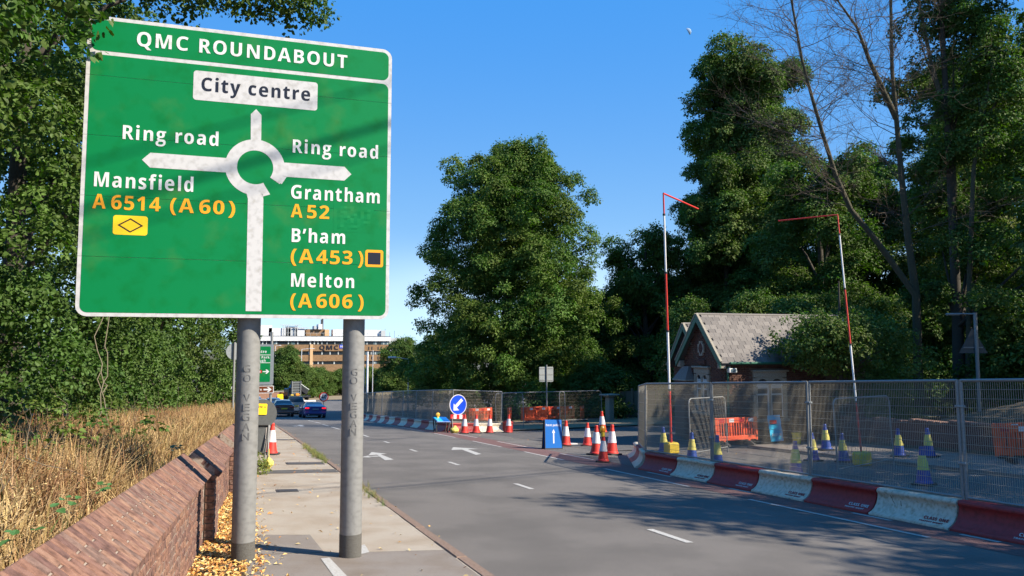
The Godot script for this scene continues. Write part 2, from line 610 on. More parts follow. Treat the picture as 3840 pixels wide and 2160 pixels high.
func grounds() -> void:
	var zs: Array = steps(14, -60, 50) + steps(-63, -170, 36) + [-220.0, -300.0, -600.0]
	structure("ground", sheet([-600.0, -120.0, -40.0, -12.0, -6.0, -0.5, 2.3, 10.0, 14.0, 20.0, 28.0, 40.0, 120.0, 600.0], zs, func(x, z): return road(x, z) - 0.12 if z > -170.0 else road(x, z) - 0.1), M.far_ground)
	# carriageway: from the kerb to the wall of the park, wider past the junction
	structure("road", sheet([2.42, 4.0, 5.6, 7.4, 9.2, 11.0, 12.5, 14.0, 17.5, 21.0], steps(14, -44, 60), road), M.asphalt)
	structure("roundabout_road", sheet([-30.0, -12.0, -4.0, 2.42, 6.0, 10.0, 14.0, 24.0, 40.0], steps(-44, -170, 64), road), M.asphalt)
	structure("pavement", sheet([0.22, 1.0, 1.8, 2.316], steps(14, -45, 60), pave), M.pavement)
	structure("verge", sheet([-14.0, -9.0, -6.0, -4.0, -2.4, -1.2, -0.62], steps(14, -45, 60), func(x, z): return verge(x, z) - (0.3 if x > -0.7 else 0.0)), M.earth)
	structure("leafy_strip", sheet([-0.75, -0.3, 0.22], steps(14, -45, 60), func(x, z): return pave(x, z) - 0.012), M.earth)
	# far pavement in front of the lodge, with leaves of sand where the works have been dug
	var fp := sheet([17.6, 19.0, 21.0, 24.0, 30.0], steps(14, -22.6, 40), func(x, z): return road(x, z) + 0.10)
	fp.quad(Vector3(17.6, road(17.6, 14) + 0.10, 14), Vector3(17.6, road(17.6, -22.6) + 0.10, -22.6), Vector3(17.6, road(17.6, -22.6) - 0.02, -22.6), Vector3(17.6, road(17.6, 14) - 0.02, 14), Vector3.LEFT)
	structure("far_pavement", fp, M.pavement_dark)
	structure("far_bank", sheet([21.0, 24.0, 28.0, 34.0, 44.0], steps(14, -21.8, 24), func(x, z): return road(x, z) + 0.14 + 0.12 * (x - 21.0)), M.earth)
	structure("works_ground", sheet([11.0, 14.0, 17.0, 20.0, 26.0, 34.0], steps(-37.3, -56, 20), func(x, z): return road(x, z) + 0.07), M.sand)
	structure("side_road", sheet([12.0, 15.0, 18.0, 22.0, 28.0], steps(-23.5, -37.2, 18), func(x, z): return road(x, z) + 0.004), M.asphalt_patch)
	# kerb stones
	var kerb := Node3D.new()
	kerb.name = "kerb"
	kerb.set_meta("kind", "structure")
	add_child(kerb)
	var stone := Geo.new().box(Vector3(0, -0.075, 0), Vector3(0.13, 0.17, 0.905), 0.012).mesh()
	var z := 6.0
	while z > -44.0:
		var x := 2.365 + rng.randf_range(-0.006, 0.006)
		var t := lie(x, z - 0.455, 0.0)
		t.origin.y = pave(x, z - 0.455) + 0.004 + rng.randf_range(-0.006, 0.006)
		part(kerb, "kerb_stone", stone, M.kerb_stone, t)
		z -= 0.915
	# repaired strips, iron covers
	var g := Geo.new()
	coat(g, Vector2(0.75, -16.2), Vector2(2.28, -16.35), Vector2(2.28, -17.0), Vector2(0.75, -16.85), 0.004, pave, 2)
	structure("pavement_patch", g, M.asphalt_patch)
	g = Geo.new()
	coat(g, Vector2(0.24, -4.0), Vector2(2.29, -4.0), Vector2(2.29, -8.15), Vector2(0.24, -8.35), 0.004, pave, 8)
	structure("pavement_patch", g, M.pavement_dark)
	g = Geo.new()
	coat(g, Vector2(0.24, -8.36), Vector2(1.02, -8.32), Vector2(0.98, -9.35), Vector2(0.24, -9.5), 0.004, pave, 2)
	structure("pavement_patch", g, M.pavement_dark)
	g = Geo.new()
	coat(g, Vector2(1.1, -26.9), Vector2(2.29, -27.0), Vector2(2.29, -27.6), Vector2(1.1, -27.5), 0.004, pave, 2)
	structure("pavement_patch", g, M.asphalt_patch)
	for k in [[1.02, -13.45, 0.36, 0.34, "small square iron cover set in the pavement"], [1.78, -18.35, 0.85, 0.5, "long iron inspection cover set across the pavement"]]:
		var c := thing("iron_cover", k[4], "cover", lie(k[0], k[1], 0.0, 0.104))
		part(c, "frame", Geo.new().box(Vector3(0, -0.01, 0), Vector3(k[2], 0.03, k[3]), 0.004), M.iron)
		part(c, "lid", Geo.new().box(Vector3(0, -0.002, 0), Vector3(k[2] - 0.06, 0.024, k[3] - 0.06), 0.004), M.iron)

func markings() -> void:
	var road_node: Node3D = get_node("road")
	# red cycle lane
	var g := Geo.new()
	coat(g, Vector2(9.22, 14), Vector2(10.35, 14), Vector2(10.35, -44), Vector2(9.22, -44), 0.004, road, 60)
	part(road_node, "cycle_lane", g, M.red_asphalt)
	# centre line dashes
	var at_z := [-3.4, -8.35, -13.8, -18.75, -23.25, -27.3, -31.2, -34.8, -38.1, -42.4, -47.7, -52.5]
	var long := [1.0, 0.98, 0.92, 0.9, 0.88, 0.9, 1.8, 1.6, 3.0, 3.1, 3.6, 3.8]
	var at_x := [5.58, 5.585, 5.645, 5.635, 5.625, 5.58, 5.52, 5.42, 5.29, 5.33, 5.5, 5.6]
	for i in at_z.size():
		g = Geo.new()
		coat(g, Vector2(at_x[i] - 0.055, at_z[i]), Vector2(at_x[i] + 0.055, at_z[i]), Vector2(at_x[i] + 0.055, at_z[i] - long[i]), Vector2(at_x[i] - 0.055, at_z[i] - long[i]), 0.006, road, 2)
		part(road_node, "lane_dash", g, M.road_paint)
	# edge line of the cycle lane, in long strokes, and its outer line
	for k in [[-3.0, -6.3], [-7.9, -11.75], [-13.7, -17.5], [-20.0, -23.1], [-25.3, -28.6], [-31.0, -34.5], [-36.5, -60.0]]:
		g = Geo.new()
		coat(g, Vector2(9.12, k[0]), Vector2(9.22, k[0]), Vector2(9.22, k[1]), Vector2(9.12, k[1]), 0.008, road, 6)
		part(road_node, "edge_line", g, M.road_paint)
	for k in [[-7.4, -8.0], [-9.2, -10.0], [-12.6, -13.3], [-15.5, -16.6], [-20.0, -22.4], [-24.6, -28.4], [-31.0, -34.6]]:
		g = Geo.new()
		var x := 10.0 if k[0] > -18.0 else 10.25
		coat(g, Vector2(x - 0.16, k[0]), Vector2(x - 0.07, k[0]), Vector2(x - 0.07, k[1]), Vector2(x - 0.16, k[1]), 0.008, road, 4)
		part(road_node, "outer_line", g, M.road_paint)
	# lane arrows: the left one bends left, the right one bends right, a far one straight and left
	for a in [
		[[4.03, -20.20, 4.30, -20.41, 4.28, -22.13, 4.15, -22.07], [4.17, -22.99, 3.86, -21.79, 4.51, -22.33], [4.08, -21.70, 4.11, -21.36, 3.84, -21.33, 3.82, -21.49], [3.55, -21.19, 3.84, -21.70, 3.80, -21.06]],
		[[7.12, -21.87, 7.40, -22.21, 7.58, -24.28, 7.34, -24.13], [7.36, -25.14, 6.92, -23.86, 8.02, -24.33]],
		[[3.71, -41.09, 3.97, -41.50, 3.97, -43.10, 3.79, -42.74], [3.93, -44.0, 3.66, -42.60, 4.15, -43.2], [3.31, -41.51, 3.59, -42.45, 3.55, -41.29], [3.76, -42.43, 3.75, -41.71, 3.50, -41.56, 3.54, -42.07]],
	]:
		g = Geo.new()
		for q in a:
			var p := []
			for i in range(0, q.size(), 2):
				p.append(Vector3(q[i], road(q[i], q[i + 1]) + 0.007, q[i + 1]))
			g.tri(p[0], p[1], p[2], Vector3.UP)
			if p.size() > 3: g.tri(p[0], p[2], p[3], Vector3.UP)
		part(road_node, "lane_arrow", g, M.road_paint)
	# worn white paint round the right sign post
	g = Geo.new()
	coat(g, Vector2(0.98, -7.15), Vector2(1.10, -7.12), Vector2(1.04, -8.02), Vector2(0.95, -8.0), 0.008, pave)
	coat(g, Vector2(1.36, -8.1), Vector2(1.48, -8.2), Vector2(1.50, -8.62), Vector2(1.40, -8.5), 0.008, pave)
	part(get_node("pavement"), "paint_mark", g, M.road_paint)

# ---------------------------------------------------------------- brick work
# courses of bricks on an upright face; keep(u, v) says where a brick may lie; the first `most` become parts of their own, the others one mesh
func brick_face(parent: Node3D, org: Vector3, u: Vector3, out: Vector3, wide: float, courses: int, keep: Callable, mats: Array, most: int, size := Vector3(0.215, 0.065, 0.05), called := "brick", fall := 0.0, headers := false) -> void:
	var up := Vector3.UP
	var meshes := []
	for i in 3:
		meshes.append(Geo.new().box(Vector3.ZERO, size - Vector3(0.004 * i, 0.002 * i, 0), 0.006).mesh())
	var half := Geo.new().box(Vector3.ZERO, Vector3(size.x * 0.475, size.y, size.z), 0.006).mesh()
	var rest := []
	for i in mats.size():
		rest.append(Geo.new())
	var b := Basis(u, up, out).orthonormalized()
	var made := 0
	for c in courses:
		var x := -size.x * (0.5 if c % 2 else 0.0)
		var n := 0
		while x < wide:
			var is_half: bool = headers and (n + c) % 2 == 0
			var w := size.x * 0.475 if is_half else size.x
			var m := x + w * 0.5
			n += 1
			x += w + 0.010
			if m - w * 0.4 < 0.0 or m + w * 0.4 > wide or not keep.call(m, (c + 0.5) * 0.075):
				continue
			var p := org + u * m + up * ((c + 0.5) * 0.075 - fall * m) + out * rng.randf_range(-0.004, 0.003)
			var t := Transform3D(b, p)
			var k := rng.randi() % mats.size()
			if made < most:
				part(parent, called, half if is_half else meshes[rng.randi() % 3], mats[k], t)
				made += 1
			else:
				rest[k].xf = t
				rest[k].box(Vector3.ZERO, Vector3(w, size.y, size.z), 0.004)
	for k in mats.size():
		if rest[k].v.size():
			part(parent, "further_" + called + "s", rest[k], mats[k]).set_meta("kind", "stuff")

func brick_wall() -> void:
	var w := thing("brick_wall", "low red brick garden wall with sloping brick coping beside the dry grass", "wall", spot(Vector3.ZERO))
	var mats := [M.brick_0, M.brick_1, M.brick_2, M.brick_3, M.brick_4]
	var dir := Vector3(0.0665, -S, -1.0).normalized()
	var flat := Vector3(0.0665, 0, -1.0).normalized()
	var out := Vector3(1.0, 0, 0.0665).normalized()
	# sections: z0, z1, how far the face stands forward, lift of the coping
	for s in [[2.0, -9.05, 0.0, 0.0], [-9.05, -9.75, 0.10, 0.02], [-9.75, -13.2, 0.0, -0.05], [-13.2, -13.9, 0.10, 0.0], [-13.9, -18.4, 0.0, -0.06], [-18.4, -19.1, 0.10, -0.02], [-19.1, -26.0, 0.0, -0.08]]:
		var z0: float = s[0]
		var z1: float = s[1]
		var len := (z0 - z1) * Vector2(0.0665, 1.0).length()
		var a: Vector3 = Vector3(wall_x(z0), 0, z0) + out * s[2]
		var ya := pave(a.x, z0)
		var yb := pave(wall_x(z1), z1)
		var low := 0.735 + float(s[3])
		var fall := (ya - yb) / len
		# mortar core, 8 mm behind the bricks
		var g := Geo.new()
		var deep := 0.36 + float(s[2])
		var b: Vector3 = Vector3(wall_x(z1), 0, z1) + out * s[2]
		var f0 := Vector3(a.x, ya - 0.15, z0) - out * 0.012
		var f1 := Vector3(b.x, yb - 0.15, z1) - out * 0.012
		var prof := [Vector2(0, 0), Vector2(0, low + 0.15 + 0.0605), Vector2(0.228, low + 0.15 + 0.2505), Vector2(0.256, low + 0.15 + 0.20), Vector2(0.275, 0)]
		for i in prof.size():
			var p: Vector2 = prof[i]
			var q: Vector2 = prof[(i + 1) % prof.size()]
			g.quad(f0 - out * p.x + Vector3.UP * p.y, f0 - out * q.x + Vector3.UP * q.y, f1 - out * q.x + Vector3.UP * q.y, f1 - out * p.x + Vector3.UP * p.y, out * (q.y - p.y) + Vector3.UP * (q.x - p.x))
		for e in [f0, f1]:
			g.tri(e, e - out * prof[1].x + Vector3.UP * prof[1].y, e - out * prof[2].x + Vector3.UP * prof[2].y, flat * (1.0 if e == f1 else -1.0))
			g.tri(e, e - out * prof[2].x + Vector3.UP * prof[2].y, e - out * prof[3].x + Vector3.UP * prof[3].y, flat * (1.0 if e == f1 else -1.0))
			g.tri(e, e - out * prof[3].x + Vector3.UP * prof[3].y, e - out * prof[4].x, flat * (1.0 if e == f1 else -1.0))
		part(w, "mortar_core", g, M.mortar)
		# face bricks, nearest visible ones first
		var skip := 5.6 if z0 > 0.0 else 0.0
		brick_face(w, Vector3(a.x, ya, z0) + flat * skip - Vector3.UP * fall * skip - out * 0.028, flat, out, len - skip, 10, func(u, v): return v < low - 0.01, mats, 250 if z0 > 0.0 else (26 if z0 > -14.0 else 0), Vector3(0.215, 0.065, 0.05), "brick", fall, true)
		# return bricks on the near end of each pier
		if float(s[2]) > 0.0:
			for c in 10:
				var p := Vector3(a.x, ya + (c + 0.5) * 0.075, z0) - out * (0.052 if c % 2 else 0.048) - flat * 0.006
				if (c + 0.5) * 0.075 < low - 0.01:
					part(w, "brick", Geo.new().box(Vector3.ZERO, Vector3(0.098, 0.065, 0.03), 0.005), mats[rng.randi() % 5], Transform3D(Basis(out, Vector3.UP, out.cross(Vector3.UP)), p))
		# sloping coping: strips of bricks on edge across the slope, breaking joint in turn
		var sl := Vector2(0.30, 0.25)
		var sdir := (-out * sl.x + Vector3.UP * sl.y).normalized()
		var snorm := (out * sl.y + Vector3.UP * sl.x).normalized()
		var basis := Basis(sdir, snorm, sdir.cross(snorm)).orthonormalized()
		var cop := {}
		for L in [0.255, 0.125, 0.19]:
			cop[L] = Geo.new().box(Vector3.ZERO, Vector3(L, 0.06, 0.0635), 0.005).mesh()
		var rest := []
		for i in 5: rest.append(Geo.new())
		var n := int(len / 0.0755)
		var made := 0
		for i in n:
			var u := (i + 0.5) * len / n
			var edge: Vector3 = a + flat * u
			edge.y = ya - fall * u + low
			var at := -0.045
			for L in ([0.255, 0.125] if i % 2 else ([0.125, 0.255] if i % 4 else [0.19, 0.19])):
				var p: Vector3 = edge + sdir * (at + L * 0.5) + snorm * (0.0185 + rng.randf_range(-0.001, 0.0025))
				at += L + 0.010
				var k := rng.randi() % 5
				var t := Transform3D(basis * Basis(Vector3.UP, rng.randf_range(-0.012, 0.012)), p)
				if z0 - u < -2.6 and made < 200 and z0 > -10.0:
					part(w, "coping_brick", cop[L], mats[k], t)
					made += 1
				else:
					rest[k].xf = t
					rest[k].box(Vector3.ZERO, Vector3(L, 0.06, 0.0615), 0.004)
		for k in 5:
			if rest[k].v.size():
				part(w, "further_coping_bricks", rest[k], mats[k]).set_meta("kind", "stuff")

# ---------------------------------------------------------------- the big direction sign
func direction_sign() -> void:
	var g_y := pave(0.71, -8.1)
	var w := thing("direction_sign", "large green roundabout direction sign on two grey posts beside the brick wall", "road sign", spot(Vector3(0.71, g_y, -7.90), deg_to_rad(-3.3)))
	var X := -2.055
	var Y := 1.985 - g_y
	var W := 2.930
	var Hh := 2.915
	var outer := round_rect(X, Y, X + W, Y + Hh, 0.10)
	var head := round_rect(X + 0.037, Y + 2.572, X + W - 0.035, Y + Hh - 0.036, 0.065)
	var main := round_rect(X + 0.037, Y + 0.037, X + W - 0.035, Y + 2.532, 0.065)
	var seams := [-0.5, 0.568, 1.150, 1.738, 2.326, 3.5]
	for i in 5:
		var slab := pts([X - 1, Y + seams[i] + 0.0015, X + W + 1, Y + seams[i] + 0.0015, X + W + 1, Y + seams[i + 1] - 0.0015, X - 1, Y + seams[i + 1] - 0.0015])
		var board: MeshInstance3D
		for p in Geometry2D.intersect_polygons(outer, slab):
			board = part(w, "board", Geo.new().prism(p, -0.025, 0.0), M.sign_white)
		for src in [head, main]:
			for p in Geometry2D.intersect_polygons(src, slab):
				part(board, "green_face", Geo.new().prism(p, 0.0004, 0.002), M.sign_green)
	# stiffening rails behind the boards
	for v in [0.25, 1.45, 2.6]:
		part(w, "rail", Geo.new().box(Vector3(X + W * 0.5, Y + v, -0.052), Vector3(W - 0.2, 0.05, 0.05), 0.004), M.galvanised)
	# the map of the roundabout
	var c := Vector2(X + 1.562, Y + 1.527)
	var ro := 0.287
	var ri := 0.174
	var ring := PackedVector2Array()
	var a0 := deg_to_rad(-33.0)
	var a1 := deg_to_rad(298.0)
	for i in 49:
		var a := lerpf(a0, a1, i / 48.0)
		ring.append(c + Vector2(cos(a), sin(a)) * ro)
	for i in 49:
		var a := lerpf(a1, a0, i / 48.0)
		ring.append(c + Vector2(cos(a), sin(a)) * ri)
	part(w, "map_ring", Geo.new().prism(ring, 0.0022, 0.0036), M.sign_white)
	for q in [
		[1.555, 2.129, 1.506, 2.074, 1.512, 1.79, 1.612, 1.79, 1.608, 2.073],
		[0.519, 1.527, 0.592, 1.602, 1.295, 1.602, 1.295, 1.455, 0.592, 1.455],
		[2.519, 1.522, 2.448, 1.597, 1.83, 1.597, 1.83, 1.450, 2.448, 1.450],
		[1.484, 1.262, 1.500, 1.200, 1.508, 0.068, 1.657, 0.068, 1.648, 1.200, 1.640, 1.262],
		[1.712, 1.436, 1.822, 1.372, 1.870, 1.452, 1.80, 1.470],
		[1.640, 1.375, 1.712, 1.258, 1.640, 1.232, 1.60, 1.30],
	]:
		var p := PackedVector2Array()
		for i in range(0, q.size(), 2):
			p.append(Vector2(X + q[i], Y + q[i + 1]))
		part(w, "map_arm", Geo.new().prism(p, 0.0024, 0.0038), M.sign_white)
	# the city centre patch
	part(w, "city_patch", Geo.new().prism(round_rect(X + 0.957, Y + 2.170, X + 2.158, Y + 2.470, 0.03), 0.0022, 0.0038), M.sign_white)
	lettering(w, "City centre", X + 1.034, X + 2.084, Y + 2.268, 0.137, 0.006, M.sign_black)
	var z := 0.0055
	lettering(w, "QMC ROUNDABOUT", X + 0.434, X + 2.456, Y + 2.657, 0.142, z, M.sign_letter)
	lettering(w, "Ring road", X + 0.342, X + 1.206, Y + 1.718, 0.137, z, M.sign_letter)
	lettering(w, "Ring road", X + 1.922, X + 2.794, Y + 1.708, 0.138, z, M.sign_letter)
	lettering(w, "Mansfield", X + 0.113, X + 0.988, Y + 1.239, 0.142, z, M.sign_letter)
	lettering(w, "A", X + 0.107, X + 0.220, Y + 1.028, 0.136, z, M.sign_amber)
	lettering(w, "6514", X + 0.268, X + 0.698, Y + 1.028, 0.136, z, M.sign_amber)
	lettering(w, "(A", X + 0.785, X + 1.000, Y + 1.028, 0.136, z, M.sign_amber)
	lettering(w, ")", X + 1.318, X + 1.382, Y + 1.028, 0.136, z, M.sign_amber)
	lettering(w, "0", X + 1.178, X + 1.280, Y + 1.028, 0.136, z, M.sign_amber)
	lettering(w, "6", X + 1.050, X + 1.152, Y + 1.028, 0.136, z, M.sign_amber)
	lettering(w, "Grantham", X + 1.916, X + 2.818, Y + 1.228, 0.142, z, M.sign_letter)
	lettering(w, "A", X + 1.918, X + 2.032, Y + 1.035, 0.136, z, M.sign_amber)
	lettering(w, "52", X + 2.078, X + 2.300, Y + 1.035, 0.136, z, M.sign_amber)
	lettering(w, "B\u2019ham", X + 1.932, X + 2.466, Y + 0.781, 0.139, z, M.sign_letter)
	lettering(w, "(A", X + 1.927, X + 2.150, Y + 0.568, 0.140, z, M.sign_amber)
	lettering(w, ")", X + 2.600, X + 2.655, Y + 0.568, 0.140, z, M.sign_amber)
	lettering(w, "453", X + 2.180, X + 2.545, Y + 0.568, 0.140, z, M.sign_amber)
	lettering(w, "Melton", X + 1.936, X + 2.566, Y + 0.323, 0.136, z, M.sign_letter)
	lettering(w, "(A", X + 1.933, X + 2.145, Y + 0.111, 0.140, z, M.sign_amber)
	lettering(w, ")", X + 2.607, X + 2.665, Y + 0.111, 0.140, z, M.sign_amber)
	lettering(w, "606", X + 2.190, X + 2.552, Y + 0.111, 0.140, z, M.sign_amber)
	# the two symbols for diverted traffic
	var d := part(w, "diamond_patch", Geo.new().prism(round_rect(X + 0.290, Y + 0.785, X + 0.591, Y + 0.972, 0.025), 0.0022, 0.0038), M.sign_yellow)
	for q in [[0.329, 0.878, 0.441, 0.948], [0.441, 0.948, 0.554, 0.878], [0.554, 0.878, 0.441, 0.808], [0.441, 0.808, 0.329, 0.878]]:
		var p0 := Vector2(X + q[0], Y + q[1])
		var p1 := Vector2(X + q[2], Y + q[3])
		var mid := Vector2(X + 0.441, Y + 0.878)
		part(d, "diamond_side", Geo.new().prism(PackedVector2Array([p0, p1, p1.lerp(mid, 0.20), p0.lerp(mid, 0.20)]), 0.0036, 0.0052), M.diamond_black)
	var sq := part(w, "square_patch", Geo.new().prism(round_rect(X + 2.677, Y + 0.550, X + 2.863, Y + 0.730, 0.022), 0.0022, 0.0038), M.sign_amber)
	part(sq, "black_square", Geo.new().prism(round_rect(X + 2.704, Y + 0.577, X + 2.836, Y + 0.702, 0.006), 0.0036, 0.0052), M.sign_black)
	# a plain green sticker over an old symbol, a little creased
	var st := Geo.new()
	var nx := 12
	var crease := []
	for i in 169: crease.append(pow(rng.randf(), 2.0))
	for i in nx:
		for j in nx:
			var q := []
			for k in [[i, j], [i + 1, j], [i + 1, j + 1], [i, j + 1]]:
				var fx := float(k[0]) / nx
				var fy := float(k[1]) / nx
				var edge: float = minf(minf(fx, 1 - fx), minf(fy, 1 - fy))
				q.append(Vector3(X + 2.345 + 0.414 * fx, Y + 0.907 + 0.299 * fy, 0.0028 + (0.0035 if edge > 0.1 else 0.0) * crease[k[0] * 13 + k[1]]))
			st.quad(q[0], q[1], q[2], q[3], Vector3.BACK)
	part(w, "sticker", st, M.sign_green)
	# posts
	var k := 0
	for px in [-0.517, 0.536]:
		var wx: float = 0.71 + px
		var foot := pave(wx, -8.1) - g_y - 0.2
		var r := 0.1135
		var post := part(w, "post", Geo.new().tube([Vector3(px, foot, -0.195), Vector3(px, Y + Hh - 0.12, -0.195)], r, 28), M.post_grey)
		part(post, "grime", Geo.new().tube([Vector3(px, foot, -0.195), Vector3(px, foot + 0.2 + (0.24 if k else 0.19), -0.195)], r + 0.0012, 28, false), M.grime)
		for v in [0.25, 1.45, 2.6]:
			part(post, "clamp", Geo.new().tube([Vector3(px, Y + v - 0.025, -0.195), Vector3(px, Y + v + 0.025, -0.195)], r + 0.006, 24), M.galvanised)
		var letters := "GO VEGAN"
		var top: float = (1.445 if k == 0 else 1.40) - g_y
		for i in letters.length():
			if letters[i] == " ": continue
			var ly := top - i * (0.096 if k == 0 else 0.088)
			lettering(post, letters[i], px - 0.030 + rng.randf_range(-0.006, 0.006), px + 0.028 + rng.randf_range(-0.006, 0.006), ly, 0.070, -0.195 + r + 0.0015, M.scratch, font_thin, 0.008)
		k += 1

# ---------------------------------------------------------------- red and white barrier units
var unit_mesh := {}
func unit_profile() -> Array:
	# z forward (towards the traffic), y up: a sweeping toe, an upright, a rounded lip
	return [Vector2(0.36, 0.0), Vector2(0.365, 0.035), Vector2(0.30, 0.065), Vector2(0.235, 0.115), Vector2(0.185, 0.185), Vector2(0.155, 0.27), Vector2(0.145, 0.345), Vector2(0.165, 0.362), Vector2(0.172, 0.392), Vector2(0.150, 0.428), Vector2(0.10, 0.440), Vector2(-0.03, 0.440), Vector2(-0.05, 0.40), Vector2(-0.05, 0.0)]

func barrier_unit(label: String, red: bool, xf: Transform3D, wide: float, group: String, writing := true) -> void:
	var o := thing("road_barrier", label, "barrier", xf, group)
	var key := wide
	if not unit_mesh.has(key):
		var g := Geo.new()
		var p := unit_profile()
		var h := wide * 0.5 - 0.012
		var nrm := []
		for i in p.size() - 1:
			var t: Vector2 = (p[i + 1] - p[i]).normalized()
			nrm.append(Vector3(0, -t.x, t.y))
		var xs := [-h, -h + 0.02, h - 0.02, h]
		for j in 3:
			for i in p.size() - 1:
				var n0: Vector3 = ((nrm[i - 1] if i > 0 else nrm[i]) + nrm[i]).normalized()
				var n1: Vector3 = ((nrm[i + 1] if i < p.size() - 2 else nrm[i]) + nrm[i]).normalized()
				var ina := 0.012 if j == 0 else 0.0
				var inb := 0.012 if j == 2 else 0.0
				var a := Vector3(xs[j], p[i].y, p[i].x - ina)
				var b := Vector3(xs[j], p[i + 1].y, p[i + 1].x - ina)
				var c := Vector3(xs[j + 1], p[i + 1].y, p[i + 1].x - inb)
				var d := Vector3(xs[j + 1], p[i].y, p[i].x - inb)
				g.squad(a, b, c, d, n0, n1, n1, n0)
		for s in [-1.0, 1.0]:
			var poly := PackedVector2Array()
			for q in p: poly.append(Vector2(q.x - 0.012, q.y))
			var idx := Geometry2D.triangulate_polygon(poly)
			for i in range(0, idx.size(), 3):
				g.tri(Vector3(h * s, poly[idx[i]].y, poly[idx[i]].x), Vector3(h * s, poly[idx[i + 1]].y, poly[idx[i + 1]].x), Vector3(h * s, poly[idx[i + 2]].y, poly[idx[i + 2]].x), Vector3(s, 0, 0))
		unit_mesh[key] = g.mesh()
	part(o, "body", unit_mesh[key], M.plastic_red if red else M.plastic_cream)
	# slot in the toe, joint lug at the end
	part(o, "slot", Geo.new().box(Vector3(0, 0.050, 0.322), Vector3(0.13, 0.008, 0.07), 0.0, Basis(Vector3.RIGHT, 0.42)), M.cone_base)
	part(o, "lug", Geo.new().box(Vector3(wide * 0.5 - 0.006, 0.2, 0.03), Vector3(0.03, 0.30, 0.10), 0.008), M.plastic_red if red else M.plastic_cream)
	if label.contains("cracked"):
		for q in [[[-0.47, 0.345, 0.147], [-0.43, 0.30, 0.152], [-0.41, 0.262, 0.158], [-0.36, 0.225, 0.170], [-0.345, 0.185, 0.187]], [[-0.26, 0.285, 0.153], [-0.25, 0.245, 0.163], [-0.225, 0.205, 0.178]]]:
			part(o, "crack", Geo.new().tube(v3(q), 0.0045, 4), M.cone_base)
	if writing:
		var m: Material = M.sign_white if red else M.plastic_red
		var tilt := Basis(Vector3.RIGHT, -0.70)
		var at := Vector3(0.0, 0.098, 0.268)
		var t := lettering(o, "CLASS ONE", wide * 0.5 - 0.50, wide * 0.5 - 0.08, 0.0, 0.052, 0.0, m, font, 0.006)
		t.transform = Transform3D(tilt, at) * t.transform
		var t2 := lettering(o, "TRAFFIC MGMT", wide * 0.5 - 0.55, wide * 0.5 - 0.14, 0.0, 0.030, 0.0, m, font, 0.006)
		t2.transform = Transform3D(Basis(Vector3.RIGHT, -1.0), Vector3(0, 0.062, 0.316)) * t2.transform

func barrier_run() -> void:
	var names := ["red", "cream white"]
	var where := ["at the right edge, under the last fence post", "with a cracked face, second from the right edge", "third from the right edge, under the widest fence panel", "fourth from the right, left of the middle fence post", "fifth from the right, below the second fence panel", "sixth from the right, below the gable fence panel", "at the corner of the near run, below the striped pole"]
	var z := -5.3
	for i in 8:
		var red := i % 2 == 1
		var zc := z - 0.75
		var lab := "%s barrier unit %s" % [names[0 if red else 1], where[i - 1]] if i > 0 else "cream plastic barrier unit just beyond the right edge of the picture"
		barrier_unit(lab, red, lie(10.38, zc, -PI / 2), 1.5, "near run of road barriers")
		z -= 1.5
	# the run turns the corner away from the road
	var turn := atan2(1.85, 3.65)
	var lab2 := ["cream curved-toe barrier unit turning the corner beside the lamp-topped cone", "red barrier unit in the middle of the turned corner run", "cream barrier unit at the far end of the corner run by the fallen leaves"]
	for i in 3:
		var d := 0.75 + 1.5 * i
		barrier_unit(lab2[i], i == 1, lie(10.42 + sin(turn) * d, -17.42 - cos(turn) * d, -PI / 2 - turn), 1.5, "corner run of road barriers", false)
	# far run along the road edge, from the trestle board towards the roundabout
	var p := Vector2(10.05, -36.3)
	var i := 0
	var ordinal := ["nearest", "second", "third", "fourth", "fifth", "sixth", "seventh", "eighth", "ninth", "tenth", "eleventh", "twelfth", "thirteenth", "fourteenth", "fifteenth", "sixteenth", "seventeenth", "eighteenth", "nineteenth", "twentieth"]
	while p.y > -64.0:
		var x := far_line(p.y - 0.75)
		var yaw := atan2(far_line(p.y - 1.5) - far_line(p.y), 1.5)
		barrier_unit("%s barrier unit, %s of the far run behind the blue trestle board" % ["red" if i % 2 == 0 else "cream", ordinal[mini(i, 19)]], i % 2 == 0, lie(x, p.y - 0.75, -PI / 2 - yaw), 1.5, "far run of road barriers", false)
		p.y -= 1.5
		i += 1
	# two units closing the works, facing the camera
	barrier_unit("red barrier unit facing the camera behind the row of three cones", true, lie(11.25, -36.5, 0.16), 1.45, "barriers closing the side road", false)
	barrier_unit("cream barrier unit facing the camera behind the row of cones", false, lie(12.7, -36.75, 0.16), 1.45, "barriers closing the side road", false)
	var e := thing("barrier_end", "red barrier end block beside the fourth cone of the row", "barrier", lie(13.62, -36.6, 0.16))
	part(e, "body", Geo.new().lathe(Vector3.ZERO, [Vector2(0.26, 0), Vector2(0.27, 0.04), Vector2(0.25, 0.5), Vector2(0.23, 0.56), Vector2(0.0, 0.57)], 20), M.plastic_red)
	part(e, "lip", Geo.new().lathe(Vector3.ZERO, [Vector2(0.25, 0.44), Vector2(0.285, 0.45), Vector2(0.285, 0.49), Vector2(0.25, 0.50)], 20), M.plastic_red)

func far_line(z: float) -> float:
	# plan line of the far barriers
	var d := -z
	if d < 48.0: return lerpf(10.4, 10.0, clampf((d - 36.0) / 12.0, 0, 1))
	return 10.0 + 0.08 * pow((d - 48.0) / 10.0, 2.0)

